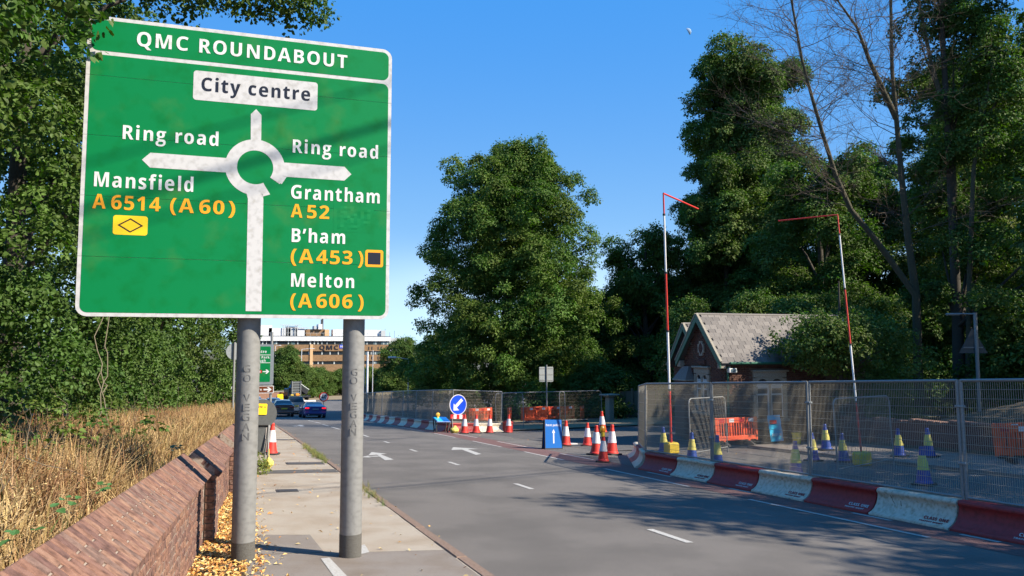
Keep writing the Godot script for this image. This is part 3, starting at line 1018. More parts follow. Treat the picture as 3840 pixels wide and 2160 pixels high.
# ---------------------------------------------------------------- site fence panels
var wire_cache := {}
func wires(w: float, h: float, gap: float, thick: float) -> Mesh:
	var key := [w, h, gap, thick]
	if wire_cache.has(key): return wire_cache[key]
	var g := Geo.new()
	var n := int(w / gap)
	for i in range(1, n):
		g.tube([Vector3(-w * 0.5 + w * i / n, 0.02, 0), Vector3(-w * 0.5 + w * i / n, h - 0.02, 0)], thick, 3, false)
	var m := int(h / (gap * 4.0))
	for j in range(1, m):
		g.tube([Vector3(-w * 0.5, h * j / m, thick * 1.6), Vector3(w * 0.5, h * j / m, thick * 1.6)], thick, 3, false)
	wire_cache[key] = g.mesh()
	return wire_cache[key]

var net_cache := {}
func net_mesh(w: float, h: float, sd: int, sagging: float) -> Mesh:
	var key := [w, h, sd, sagging]
	if net_cache.has(key): return net_cache[key]
	var g := Geo.new()
	var nx := 14
	var ny := 6
	for i in nx:
		for j in ny:
			var q := []
			for k in [[i, j], [i + 1, j], [i + 1, j + 1], [i, j + 1]]:
				var fx := float(k[0]) / nx
				var fy := float(k[1]) / ny
				q.append(Vector3((fx - 0.5) * w, fy * (h - sagging * (0.4 + 0.6 * absf(sin(fx * 6.3 + sd)))) , -0.035 - 0.02 * sin(fx * 19.0 + sd + fy * 2.0) - 0.012 * sin(fx * 41.0 + sd)))
			g.quad(q[0], q[1], q[2], q[3], Vector3.BACK)
	net_cache[key] = g.mesh()
	return net_cache[key]

func fence_panel(label: String, xf: Transform3D, w: float, h: float, group: String, kind := "open", round_top := false, clips := true) -> Node3D:
	var o := thing("site_fence", label, "site fence", xf, group)
	var r := 0.021
	var a := w * 0.5
	if round_top:
		var c := 0.16
		part(o, "frame", Geo.new().tube([Vector3(-a, -0.04, 0), Vector3(-a, h - c, 0), Vector3(-a + c * 0.3, h - c * 0.3, 0), Vector3(-a + c, h, 0), Vector3(a - c, h, 0), Vector3(a - c * 0.3, h - c * 0.3, 0), Vector3(a, h - c, 0), Vector3(a, -0.04, 0)], r, 8), M.galvanised)
		part(o, "bottom_rail", Geo.new().tube([Vector3(-a, 0.14, 0), Vector3(a, 0.14, 0)], r * 0.8, 8), M.galvanised)
	else:
		for s in [-1.0, 1.0]:
			part(o, "post", Geo.new().tube([Vector3(s * a, -0.04, 0), Vector3(s * a, h + 0.015, 0)], r * 1.15, 8), M.galvanised)
		part(o, "top_rail", Geo.new().tube([Vector3(-a, h, 0), Vector3(a, h, 0)], r * 1.1, 8), M.galvanised)
		part(o, "bottom_rail", Geo.new().tube([Vector3(-a, 0.03, 0), Vector3(a, 0.03, 0)], r, 8), M.galvanised)
	part(o, "wire_mesh", wires(w, h, (0.034 if not round_top else 0.05) if kind != "netted" else 0.06, 0.0042 if not round_top else 0.0024), M.wire).set_meta("kind", "stuff")
	if kind != "open":
		part(o, "netting", net_mesh(w - 0.06, h - 0.05, label.length() % 5, 0.0 if label.length() % 2 else 0.14), M.netting if kind == "netted" else M.black_netting)
	if clips:
		for y in [h * 0.30, h * 0.78]:
			part(o, "clip", Geo.new().box(Vector3(a + 0.03, y, 0.0), Vector3(0.13, 0.035, 0.075), 0.006), M.sign_back)
	return o

func fences() -> void:
	# near run on top of the barriers
	var zs := [-5.1, -8.3, -11.5, -14.6, -17.55]
	var labs := ["open wire fence panel at the right edge above the last red barrier", "widest open wire fence panel, above the cream and red barriers", "open wire fence panel in front of the lodge window", "wire fence panel in front of the lodge gable, behind the striped pole"]
	for i in 4:
		var zc: float = (zs[i] + zs[i + 1]) * 0.5
		fence_panel(labs[i], lie(10.40, zc, -PI / 2, 0.44), (zs[i] - zs[i + 1]) - 0.06, 1.77, "near run of fence panels")
	var turn := atan2(1.85, 3.65)
	fence_panel("fence panel turned edge-on at the corner of the near run", lie(10.45 + sin(turn) * 1.6, -17.6 - cos(turn) * 1.6, -PI / 2 - turn, 0.44), 3.1, 1.77, "near run of fence panels", "netted")
	# far run with grey netting
	var fz := [-35.7, -39.2, -42.45, -45.4, -48.5, -51.6, -54.7, -57.8, -61.0, -64.2]
	var names := ["nearest", "second", "third", "fourth", "fifth", "sixth", "seventh", "eighth", "ninth"]
	for i in 9:
		var z0: float = fz[i]
		var z1: float = fz[i + 1]
		var x := (far_line(z0) + far_line(z1)) * 0.5
		var yaw := atan2(far_line(z1) - far_line(z0), z0 - z1)
		fence_panel("%s fence panel with grey netting in the far run beside the road" % names[i], lie(x, (z0 + z1) * 0.5, -PI / 2 - yaw, 0.44), z0 - z1 - 0.05, 1.62, "netted fence panels of the far run", "netted", false, false)
	# black-netted panels beyond
	for i in 4:
		var z0 := -66.0 - 3.6 * i
		fence_panel(["nearest black netted panel beyond the speed sign", "second black netted panel beyond the speed sign", "third black netted panel towards the roundabout", "farthest black netted panel towards the roundabout"][i], lie(10.7 + 0.12 * i * i, z0 - 1.8, -PI / 2 - 0.04 * i, 0.3), 3.5, 2.1, "black netted panels by the roundabout", "black", false, false)
	# panel over the closing barriers, then round-topped panels standing across the side road
	fence_panel("square wire panel above the closing barriers, behind the keep left sign", lie(11.95, -36.85, 0.16, 0.44), 3.0, 1.62, "panels across the side road", "open", false, false)
	var labs2 := ["round-topped fence panel leaning out beside the fourth cone", "round-topped fence panel in front of the grey sign back", "round-topped fence panel in front of the stone gate pillar"]
	var c := [[14.5, -38.6, 0.30, 1.9], [17.2, -41.6, 0.05, 4.1], [20.55, -42.2, 0.02, 2.9]]
	for i in 3:
		fence_panel(labs2[i], lie(c[i][0], c[i][1], c[i][2], 0.12), c[i][3], 1.88, "round-topped panels across the side road", "open", true, false)
	# panels standing inside the works by the lodge
	fence_panel("round-topped fence panel standing inside the works behind the widest panel", lie(15.6, -15.2, 0.35, 0.08), 3.2, 1.85, "panels inside the works", "open", true, false)
	fence_panel("round-topped fence panel standing in front of the lodge gable", lie(14.6, -20.6, 0.5, 0.08), 2.6, 1.80, "panels inside the works", "open", true, false)

# ---------------------------------------------------------------- cones
func make_cone(called: String, label: String, body: String, sleeve: String, group: String, xf: Transform3D) -> Node3D:
	var o := thing(called, label, "traffic cone", xf, group)
	part(o, "base", Geo.new().prism(round_rect(-0.22, -0.22, 0.22, 0.22, 0.06), 0.0, 0.045), M.cone_base, Transform3D(Basis(Vector3.RIGHT, -PI / 2), Vector3.ZERO))
	part(o, "body", Geo.new().lathe(Vector3.ZERO, [Vector2(0.185, 0.04), Vector2(0.178, 0.075), Vector2(0.158, 0.10), Vector2(0.052, 0.74), Vector2(0.05, 0.75), Vector2(0.05, 0.82), Vector2(0.042, 0.835), Vector2(0.0, 0.835)], 20), M[body])
	part(o, "sleeve", Geo.new().lathe(Vector3.ZERO, [Vector2(0.1245, 0.33), Vector2(0.1275, 0.335), Vector2(0.0765, 0.645), Vector2(0.073, 0.645)], 20), M[sleeve])
	return o

func orange_barrier(called: String, label: String, xf: Transform3D, group: String, first: Node3D) -> Node3D:
	if first: return copy(first, label, xf)
	var o := thing(called, label, "barrier", xf, group)
	var m: Material = M.orange_plastic
	part(o, "top_rail", Geo.new().box(Vector3(0, 0.88, 0), Vector3(1.86, 0.20, 0.05), 0.015), m)
	part(o, "bottom_rail", Geo.new().box(Vector3(0, 0.26, 0), Vector3(1.86, 0.16, 0.05), 0.015), m)
	for s in [-1.0, 1.0]:
		part(o, "end_post", Geo.new().box(Vector3(s * 0.90, 0.57, 0), Vector3(0.11, 0.84, 0.06), 0.02), m)
		part(o, "foot", Geo.new().prism(pts([-0.30, 0.0, 0.30, 0.0, 0.27, 0.05, 0.05, 0.15, -0.05, 0.15, -0.27, 0.05]), -0.05, 0.05), M.cone_base, Transform3D(Basis(Vector3.UP, PI / 2), Vector3(s * 0.55, 0, 0)))
		part(o, "leg", Geo.new().box(Vector3(s * 0.55, 0.15, 0), Vector3(0.09, 0.12, 0.045), 0.01), m)
	for i in 15:
		part(o, "slat", Geo.new().box(Vector3(-0.80 + i * 1.6 / 14.0, 0.56, 0), Vector3(0.058 if i % 5 else 0.10, 0.50, 0.036), 0.01), m)
	for i in 4:
		part(o, "reflector", Geo.new().box(Vector3(-0.66 + i * 0.44, 0.88, 0.026), Vector3(0.22, 0.13, 0.006), 0.002), M.cone_white if i % 2 else M.sign_red)
	return o

func amber_lamp(label: String, xf: Transform3D) -> void:
	var o := thing("warning_lamp", label, "warning lamp", xf, "amber warning lamps")
	part(o, "battery_box", Geo.new().box(Vector3(0, 0.04, 0), Vector3(0.09, 0.13, 0.08), 0.012), M.yellow_plastic)
	var lens := Geo.new()
	lens.xf = Transform3D(Basis(Vector3.RIGHT, PI / 2), Vector3(0, 0.185, 0))
	lens.lathe(Vector3.ZERO, [Vector2(0.0, 0.062), Vector2(0.05, 0.055), Vector2(0.085, 0.035), Vector2(0.095, 0.0), Vector2(0.085, -0.035), Vector2(0.05, -0.055), Vector2(0.0, -0.062)], 18)
	part(o, "lens", lens, M.amber_lens)
	var rim := Geo.new()
	rim.xf = Transform3D(Basis(Vector3.RIGHT, PI / 2), Vector3(0, 0.185, 0))
	rim.lathe(Vector3.ZERO, [Vector2(0.092, -0.02), Vector2(0.104, -0.018), Vector2(0.104, 0.018), Vector2(0.092, 0.02)], 18)
	part(o, "rim", rim, M.yellow_plastic)

func striped_pole(label: String, foot: Vector3, top: Vector3, arm: Vector3, r := 0.042) -> void:
	var o := thing("height_pole", label, "pole", spot(foot), "red and white height warning poles")
	part(o, "base_block", Geo.new().box(Vector3(0, 0.19, 0), Vector3(0.44, 0.38, 0.36), 0.05), M.yellow_plastic)
	var t := top - foot
	var n := 4
	for i in n:
		var a := t * (0.02 + 0.98 * i / n)
		var b := t * (0.02 + 0.98 * (i + 1) / n)
		part(o, "red_section" if i % 2 == 0 and i != 2 or i == 3 else "white_section", Geo.new().tube([a, b], r * (1.12 - 0.08 * i), 10), [M.cone_red, M.white_plastic, M.cone_red, M.white_plastic][i] if label.contains("left") else [M.cone_red, M.white_plastic, M.cone_red, M.white_plastic][i])
		part(o, "collar", Geo.new().tube([b - t * 0.004, b + t * 0.004], r * 1.3, 10), M.steel_dark)
	part(o, "red_section", Geo.new().tube([t, t * 1.09], r * 0.75, 10), M.cone_red)
	var tip := t * 1.09
	part(o, "arm", Geo.new().tube([tip, arm - foot + t * 0.09], r * 0.8, 8), M.cone_red)

func roadworks() -> void:
	# red and white cones
	var red := [
		[10.64, -34.5, 1.07, "first red and white cone of the row of three, beside the keep left sign"],
		[11.35, -34.9, 1.07, "middle cone of the row of three in front of the closing barriers"],
		[12.15, -35.2, 1.07, "right cone of the row of three in front of the cream barrier"],
		[13.25, -35.5, 1.09, "red and white cone in front of the red barrier end block"],
		[11.95, -25.9, 1.12, "red and white cone in shade just behind the blue event parking board"],
		[12.80, -25.8, 1.05, "red and white cone in shade between the event board and the corner group"],
		[11.1, -21.75, 1.12, "left cone of the group of three at the corner of the fence"],
		[10.07, -19.3, 0.93, "front cone of the group of three, with an amber lamp on it"],
		[11.75, -21.9, 1.15, "right cone of the group of three at the corner of the fence"],
		[17.2, -33.0, 1.25, "tall red and white cone behind the corner group, in front of the gate pillar"],
		[1.15, -21.0, 0.98, "red and white cone on the pavement beside the grey frame sign"],
	]
	var first: Node3D
	for c in red:
		var xf := lie(c[0], c[1], rng.randf_range(-0.6, 0.6), 0.1 if c[0] < 2.0 else 0.0)
		xf.basis = xf.basis.scaled(Vector3.ONE * c[2])
		if first == null:
			first = make_cone("traffic_cone", c[3], "cone_red", "cone_white", "red and white cones", xf)
		else:
			copy(first, c[3], xf)
	var p := lie(10.07, -19.3, 0.3)
	p.origin.y += 0.74
	amber_lamp("round amber warning lamp on top of the front cone", p)
	# blue and yellow cones inside the works
	var blue := [
		[18.7, -17.0, "blue and yellow cone with a torn sleeve, in shade left of the far upright one"],
		[19.3, -16.5, "blue and yellow cone with a shining tip on the far pavement edge"],
		[16.96, -17.4, "blue and yellow cone in shade left of the yellow block"],
		[16.4, -18.0, "blue and yellow cone nearest the fence post in the middle of the works"],
		[18.4, -19.6, "blue and yellow cone standing farthest back behind its pair"],
		[14.9, -12.9, "blue and yellow cone close behind the widest fence panel, above the cracked barrier"],
		[14.2, -22.7, "blue and yellow cone beside the pole base in front of the gable"],
		[13.1, -19.4, "blue and yellow cone in the sun behind the gable fence panel"],
		[12.7, -17.6, "blue and yellow cone just right of the fence post at the lodge window"],
		[13.2, -15.1, "blue and yellow cone left of the middle fence post, low behind the barrier"],
	]
	first = null
	for c in blue:
		var xf := lie(c[0], c[1], rng.randf_range(-0.6, 0.6), 0.1 if c[0] > 17.6 else 0.0)
		xf.basis = xf.basis.scaled(Vector3.ONE * rng.randf_range(0.97, 1.05))
		if first == null:
			first = make_cone("blue_cone", c[2], "cone_blue", "cone_yellow", "blue and yellow cones", xf)
		else:
			copy(first, c[2], xf)
	# height poles
	striped_pole("red and white pole with an arm, in front of the lodge gable on the left", on_road(14.15, -22.15), Vector3(13.85, 6.2, -21.9), Vector3(16.66, 6.2, -23.94), 0.038)
	striped_pole("red and white leaning pole with an arm, in a yellow block right of the lodge", on_road(16.7, -16.45), Vector3(16.80, 5.0, -17.1), Vector3(15.9, 5.0, -18.6), 0.025)
	# orange barriers
	var ob := orange_barrier("orange_barrier", "orange slotted barrier behind the row of cones, in front of the blue stacks", lie(15.4, -46.5, 0.25, 0.07), "orange plastic barriers", null)
	for c in [[13.9, -44.6, 1.15, "orange barrier end-on behind the keep left sign"], [16.95, -45.2, 1.1, "orange barrier turned away at the end of the first pair"], [18.3, -44.3, 0.1, "orange barrier behind the round-topped panel, left of the sign pole"], [18.9, -45.6, 0.35, "orange barrier behind another, under the grey sign back"], [20.4, -44.8, 0.05, "orange barrier right of the sign pole"], [21.6, -44.2, 1.0, "orange barrier end-on closest to the gate pillar"]]:
		orange_barrier("", c[3], lie(c[0], c[1], c[2], 0.07), "", ob)
	orange_barrier("", "large orange barrier with white reflectors at the right edge of the picture", lie(20.15, -14.0, -0.55, 0.12), "", ob)
	orange_barrier("", "orange barrier behind the large one at the right edge of the picture", lie(21.0, -14.9, -0.15, 0.12), "", ob)
	orange_barrier("", "orange barrier standing against the lodge wall behind the fence", lie(17.1, -22.5, 0.05, 0.12), "", ob)
	var bk := thing("yellow_bucket", "yellow bucket on the ground beside the blue closed board", "bucket", lie(19.5, -22.2, 0.0, 0.1))
	part(bk, "tub", Geo.new().lathe(Vector3.ZERO, [Vector2(0.0, 0.0), Vector2(0.13, 0.0), Vector2(0.17, 0.36), Vector2(0.18, 0.36), Vector2(0.18, 0.38), Vector2(0.16, 0.38), Vector2(0.125, 0.02), Vector2(0.0, 0.02)], 16), M.yellow_plastic)
	part(bk, "handle", Geo.new().tube([Vector3(-0.17, 0.35, 0), Vector3(-0.10, 0.22, 0.15), Vector3(0.10, 0.22, 0.15), Vector3(0.17, 0.35, 0)], 0.008, 5), M.galvanised)
	# keep left sign on its frame
	var k := thing("keep_left_sign", "round blue keep left sign on a red and white banded frame", "road sign", lie(10.65, -35.7, 0.28))
	for s in [-1.0, 1.0]:
		part(k, "leg", Geo.new().tube([Vector3(s * 0.36, 0, 0.16), Vector3(s * 0.33, 0.78, 0.0)], 0.018, 6), M.galvanised)
		part(k, "leg", Geo.new().tube([Vector3(s * 0.36, 0, -0.30), Vector3(s * 0.33, 0.78, -0.02)], 0.018, 6), M.galvanised)
	var band := part(k, "band", Geo.new().box(Vector3(0, 0.76, 0.01), Vector3(0.86, 0.21, 0.02), 0.004), M.sign_red)
	for x in [-0.17, 0.17]:
		part(band, "white_block", Geo.new().box(Vector3(x, 0.76, 0.0205), Vector3(0.17, 0.20, 0.004), 0.0), M.cone_white)
	var face := part(k, "plate", Geo.new().prism(disc(0, 1.345, 0.50), -0.012, 0.0), M.cone_white)
	part(face, "blue_disc", Geo.new().prism(disc(0, 1.345, 0.465), 0.0005, 0.003), M.sign_blue)
	part(face, "arrow", Geo.new().prism(pts([-0.26, 1.06, -0.27, 1.40, -0.185, 1.315, 0.165, 1.655, 0.275, 1.545, -0.08, 1.20, 0.06, 1.07]), 0.0032, 0.005), M.cone_white)
	# toppled trestle board with lamp
	var tr := thing("trestle_board", "blue and cyan board folded flat on a black trestle by the road edge", "board", lie(9.75, -35.4, 0.15))
	part(tr, "board_panel", Geo.new().box(Vector3(0, 0.62, 0), Vector3(0.72, 0.03, 0.62), 0.006, Basis(Vector3.RIGHT, 0.35)), M.board_blue)
	part(tr, "cyan_panel", Geo.new().box(Vector3(-0.18, 0.637, 0.03), Vector3(0.30, 0.012, 0.54), 0.002, Basis(Vector3.RIGHT, 0.35)), M.board_cyan)
	for s in [-1.0, 1.0]:
		part(tr, "leg", Geo.new().box(Vector3(s * 0.32, 0.29, 0.12), Vector3(0.05, 0.62, 0.05), 0.008, Basis(Vector3.FORWARD, s * 0.12)), M.cone_base)
		part(tr, "leg", Geo.new().box(Vector3(s * 0.32, 0.29, -0.16), Vector3(0.05, 0.62, 0.05), 0.008, Basis(Vector3.FORWARD, s * 0.12)), M.cone_base)
	part(tr, "cross_bar", Geo.new().box(Vector3(0, 0.50, 0.22), Vector3(0.72, 0.035, 0.03), 0.006), M.white_plastic)
	p = lie(9.62, -35.55, 0.2)
	p.origin.y += 0.66
	amber_lamp("round amber warning lamp on the blue trestle board", p)
	# yellow sand bag and white pieces at the feet
	var bag := thing("sand_bag", "yellow sand bag under the keep left sign", "sand bag", lie(10.35, -35.15, 0.4))
	part(bag, "sack", Geo.new().box(Vector3(0, 0.13, 0), Vector3(0.42, 0.26, 0.3), 0.09), M.cone_yellow)
	part(bag, "tied_neck", Geo.new().box(Vector3(0.02, 0.29, 0), Vector3(0.16, 0.1, 0.1), 0.03), M.cone_yellow)
	# event parking board
	var ev := thing("event_board", "blue A-board reading Event parking with a white upward arrow", "board", lie(10.72, -24.35, 0.16))
	for s in [-1.0, 1.0]:
		var b := Basis(Vector3.RIGHT, -s * 0.07)
		var fr := part(ev, "panel", Geo.new().box(Vector3.ZERO, Vector3(0.72, 0.98, 0.02), 0.006), M.board_blue, Transform3D(b, Vector3(0, 0.52, s * 0.06)))
		for e in [-1.0, 1.0]:
			part(fr, "edge", Geo.new().box(Vector3(e * 0.355, -0.02, 0), Vector3(0.025, 1.02, 0.035), 0.005), M.cone_base)
		part(fr, "foot_rail", Geo.new().box(Vector3(0, -0.50, 0), Vector3(0.74, 0.04, 0.04), 0.006), M.cone_base)
		if s > 0:
			lettering(fr, "Event parking", -0.31, 0.31, 0.27, 0.075, 0.0125, M.cone_white)
			part(fr, "arrow", Geo.new().prism(pts([-0.025, -0.32, 0.025, -0.32, 0.025, 0.04, 0.065, 0.04, 0.0, 0.17, -0.065, 0.04, -0.025, 0.04]), 0.0105, 0.0125), M.cone_white)
	# grey sign back on a pole inside the works
	var gs := thing("sign_back", "grey square sign seen from behind on a pole in front of the lime tree", "road sign", spot(Vector3(19.5, road(19.5, -45.2), -45.2), 0.1))
	part(gs, "pole", Geo.new().tube([Vector3(0, 0, 0.05), Vector3(0, 3.75, 0.05)], 0.045, 10), M.galvanised)
	part(gs, "plate", Geo.new().prism(round_rect(-0.52, 2.65, 0.52, 3.62, 0.06), -0.01, 0.0), M.sign_back)
	for y in [2.75, 3.12, 3.52]:
		part(gs, "rail", Geo.new().box(Vector3(0, y, 0.012), Vector3(0.98, 0.035, 0.018), 0.003), M.galvanised)
	# white concrete foot lying by the shaded cones
	var cf := thing("fence_foot", "pale concrete fence foot standing on edge behind the shaded cones", "fence foot", lie(13.7, -30.4, 0.3))
	part(cf, "block", Geo.new().prism(pts([-0.36, 0.0, 0.36, 0.0, 0.36, 0.16, 0.24, 0.27, 0.05, 0.29, -0.12, 0.27, -0.36, 0.14]), -0.1, 0.1), M.concrete)
	part(cf, "socket", Geo.new().box(Vector3(0.08, 0.275, 0.0), Vector3(0.10, 0.05, 0.06), 0.004), M.steel_dark)
	# flat iron frame between the shaded cones
	var fl := thing("road_plate", "pale flat frame lying on the road between the two shaded cones", "plate", lie(12.35, -26.6, 0.1))
	part(fl, "long_bar", Geo.new().box(Vector3(0, 0.03, 0), Vector3(0.9, 0.05, 0.07), 0.008), M.sign_white)
	part(fl, "short_bar", Geo.new().box(Vector3(0.42, 0.03, -0.3), Vector3(0.06, 0.05, 0.55), 0.008), M.sign_white)
	# board by the lodge
	var cb := thing("closed_board", "blue board leaning by the lodge with a red lamp bar and white letters", "board", lie(18.9, -22.6, 0.1, 0.1))
	part(cb, "panel", Geo.new().box(Vector3(0, 0.55, 0), Vector3(0.62, 0.95, 0.02), 0.006, Basis(Vector3.RIGHT, -0.12)), M.board_cyan)
	lettering(cb, "CLOSED", -0.24, 0.24, 0.28, 0.08, 0.055, M.cone_white)
	part(cb, "red_bar", Geo.new().box(Vector3(-0.12, 0.78, 0.035), Vector3(0.34, 0.14, 0.03), 0.01), M.cone_red)
	for s in [-1.0, 1.0]:
		part(cb, "strut", Geo.new().box(Vector3(s * 0.27, 0.33, -0.16), Vector3(0.04, 0.68, 0.03), 0.005, Basis(Vector3.RIGHT, 0.3)), M.cone_base)
	# frame sign on the near pavement seen from behind, with a yellow diversion plate
	var fs := thing("frame_sign", "grey frame sign seen from behind with a yellow diversion plate, right of the left post", "road sign", lie(0.62, -17.4, 0.12, 0.1))
	part(fs, "round_plate", Geo.new().prism(disc(0.08, 1.16, 0.32), -0.012, 0.0), M.dark_back)
	part(fs, "square_plate", Geo.new().box(Vector3(-0.12, 0.62, -0.006), Vector3(0.62, 0.62, 0.012), 0.003), M.dark_back)
	for s in [-1.0, 1.0]:
		part(fs, "leg", Geo.new().tube([Vector3(-0.06 + s * 0.30, 0, 0.24), Vector3(-0.06 + s * 0.30, 0.92, 0.02)], 0.02, 6), M.galvanised)
		part(fs, "leg", Geo.new().tube([Vector3(-0.06 + s * 0.30, 0, -0.28), Vector3(-0.06 + s * 0.30, 0.92, -0.02)], 0.02, 6), M.galvanised)
	part(fs, "top_bar", Geo.new().tube([Vector3(-0.36, 0.92, 0.02), Vector3(0.24, 0.92, 0.02)], 0.02, 6), M.steel_dark)
	part(fs, "low_bar", Geo.new().tube([Vector3(-0.36, 0.34, 0.16), Vector3(0.24, 0.34, 0.16)], 0.016, 6), M.steel_dark)
	var yp := part(fs, "yellow_plate", Geo.new().prism(round_rect(-0.36, 1.14, 0.18, 1.38, 0.025), 0.012, 0.02), M.sign_yellow)
	lettering(yp, "DIVERSION \u00bb", -0.33, 0.15, 1.285, 0.05, 0.022, M.sign_black)
	var sb := thing("sand_bag", "small faded yellow sand bag hanging on the grey frame sign", "sand bag", lie(0.90, -17.2, 0.1, 0.1))
	part(sb, "sack", Geo.new().box(Vector3(0, 0.12, 0), Vector3(0.20, 0.24, 0.22), 0.08), M.cone_yellow)
	part(sb, "strap", Geo.new().tube([Vector3(0, 0.22, 0), Vector3(-0.01, 0.42, -0.02)], 0.012, 5), M.cone_yellow)

# ---------------------------------------------------------------- the lodge
func lodge() -> void:
	var gy := road(17.6, -23.8) + 0.10
	var o := thing("lodge", "small dark brick lodge with steep slate roof and green bargeboards behind the fence", "house", spot(Vector3(17.5, gy, -23.75), deg_to_rad(-3.4)))
	var W := 2.9
	var Lx := 6.6
	var eave := 3.10
	var apex := 4.88
	var mid := -W * 0.5
	# core walls
	var core := Geo.new()
	core.box(Vector3(Lx * 0.5, eave * 0.5 - 0.1, mid), Vector3(Lx - 0.05, eave + 0.2, W - 0.05))
	for s in [[0.025, -1.0], [Lx - 0.025, 1.0]]:
		core.tri(Vector3(s[0], eave, -0.025), Vector3(s[0], eave, -W + 0.025), Vector3(s[0], apex - 0.1, mid), Vector3(s[1], 0, 0))
	core.box(Vector3(2.6, 1.3, -3.05), Vector3(4.6, 3.0, 2.3))
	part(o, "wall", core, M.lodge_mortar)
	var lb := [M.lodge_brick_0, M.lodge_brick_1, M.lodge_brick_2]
	var no_window_g := func(u, v): return not (absf(u - W * 0.5) < 0.60 and v < 2.86 and v > 0.9) and v < eave + (apex - eave) * (1.0 - absf(u - W * 0.5) / (W * 0.5)) - 0.12
	# gable bricks: seen from the road the face runs from the far corner to the near one
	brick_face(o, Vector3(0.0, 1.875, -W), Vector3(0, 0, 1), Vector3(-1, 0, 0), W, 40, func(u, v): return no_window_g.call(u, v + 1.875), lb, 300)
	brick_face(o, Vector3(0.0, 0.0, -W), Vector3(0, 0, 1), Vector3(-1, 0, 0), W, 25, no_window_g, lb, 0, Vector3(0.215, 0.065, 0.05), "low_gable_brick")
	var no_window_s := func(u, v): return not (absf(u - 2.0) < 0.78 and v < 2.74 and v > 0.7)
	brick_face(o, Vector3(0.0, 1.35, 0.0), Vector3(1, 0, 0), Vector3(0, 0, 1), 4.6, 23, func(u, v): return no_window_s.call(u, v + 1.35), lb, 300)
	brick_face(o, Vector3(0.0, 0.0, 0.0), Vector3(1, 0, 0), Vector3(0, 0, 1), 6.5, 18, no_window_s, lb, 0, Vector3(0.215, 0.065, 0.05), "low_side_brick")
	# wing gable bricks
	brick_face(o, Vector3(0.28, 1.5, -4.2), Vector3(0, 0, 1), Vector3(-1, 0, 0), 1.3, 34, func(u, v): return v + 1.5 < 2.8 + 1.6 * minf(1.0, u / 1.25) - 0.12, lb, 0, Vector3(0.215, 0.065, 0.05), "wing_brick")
	# roofs
	lodge_roof(o, -0.22, Lx + 0.2, mid, apex, W * 0.5 + 0.20, eave - 0.09, 0.30, true)
	lodge_roof(o, 0.05, 4.8, -2.95, 4.55, 1.36, 2.78, 0.30, false)
	# bargeboards, on the road side
	for k in [[-0.24, mid, apex, W * 0.5 + 0.20, eave - 0.09, 0.20], [0.03, -2.95, 4.55, 1.36, 2.78, 0.17]]:
		for s in [-1.0, 1.0]:
			var a := Vector2(k[1], k[2] + 0.0)
			var b := Vector2(k[1] + s * k[3], k[4])
			var dn := Vector2(0, -k[5] * 1.5)
			var g := Geo.new()
			g.xf = Transform3D(Basis(Vector3(0, 0, 1), Vector3.UP, Vector3(-1, 0, 0)), Vector3(k[0], 0, 0))
			g.prism(PackedVector2Array([a, b, b + dn * 0.75, a + dn]), -0.02, 0.03)
			part(o, "bargeboard", g, M.green_wood)
			var e := Geo.new()
			e.xf = g.xf
			var up: Vector2 = Vector2(-(b - a).y, (b - a).x).normalized() * s
			e.prism(PackedVector2Array([a + up * 0.06, b + up * 0.06, b + up * 0.015, a + up * 0.015]), -0.05, 0.045)
			part(o, "verge_strip", e, M.stone)
	part(o, "gutter", Geo.new().box(Vector3(Lx * 0.5 + 0.1, eave - 0.13, 0.27), Vector3(Lx, 0.10, 0.12), 0.03), M.green_wood)
	part(o, "soffit", Geo.new().box(Vector3(Lx * 0.5, eave - 0.22, 0.10), Vector3(Lx, 0.05, 0.20), 0.004), M.lodge_brick_1)
	part(o, "downpipe", Geo.new().tube([Vector3(0.12, 0, 0.10), Vector3(0.12, eave - 0.2, 0.10)], 0.04, 8), M.green_wood)
	for z in [0.05, -W - 0.05]:
		part(o, "kneeler", Geo.new().box(Vector3(-0.10, eave - 0.20, z), Vector3(0.24, 0.26, 0.24), 0.02), M.stone)
	# gable window: stone surround, hood, two pointed lights
	var gw := Transform3D(Basis(Vector3(0, 0, 1), Vector3.UP, Vector3(-1, 0, 0)), Vector3(-0.03, 0, mid))
	stone_window(o, gw, 1.10, 1.05, 2.82)
	stone_window(o, Transform3D(Basis(), Vector3(2.0, 0, 0.03)), 1.50, 0.85, 2.70)
	# plaques on the gable
	var pq := Geo.new()
	pq.xf = gw
	pq.prism(pts([-0.12, 3.24, 0.12, 3.24, 0.12, 3.36, 0.22, 3.36, 0.22, 3.70, 0.12, 3.70, 0.12, 3.82, -0.12, 3.82, -0.12, 3.70, -0.22, 3.70, -0.22, 3.36, -0.12, 3.36]), -0.02, 0.045)
	var plaque := part(o, "plaque", pq, M.stone)
	var dm := Geo.new()
	dm.xf = gw
	dm.prism(pts([0.0, 3.30, 0.09, 3.40, 0.15, 3.53, 0.09, 3.66, 0.0, 3.76, -0.09, 3.66, -0.15, 3.53, -0.09, 3.40]), 0.04, 0.055)
	part(plaque, "shield", dm, M.lodge_brick_1)
	for y in [3.47, 3.53, 3.59]:
		var bar := Geo.new()
		bar.xf = gw
		bar.box(Vector3(0, y, 0.058), Vector3(0.16, 0.02, 0.01))
		part(plaque, "relief", bar, M.lodge_brick_2)
	var dp := Geo.new()
	dp.xf = gw
	dp.box(Vector3(0, 2.99, 0.02), Vector3(0.52, 0.20, 0.05), 0.01)
	var date := part(o, "date_stone", dp, M.lodge_brick_1)
	for x in [-0.18, -0.06, 0.06, 0.18]:
		var bar := Geo.new()
		bar.xf = gw
		bar.box(Vector3(x, 2.99, 0.048), Vector3(0.06, 0.13, 0.012), 0.004)
		part(date, "relief", bar, M.lodge_brick_2)
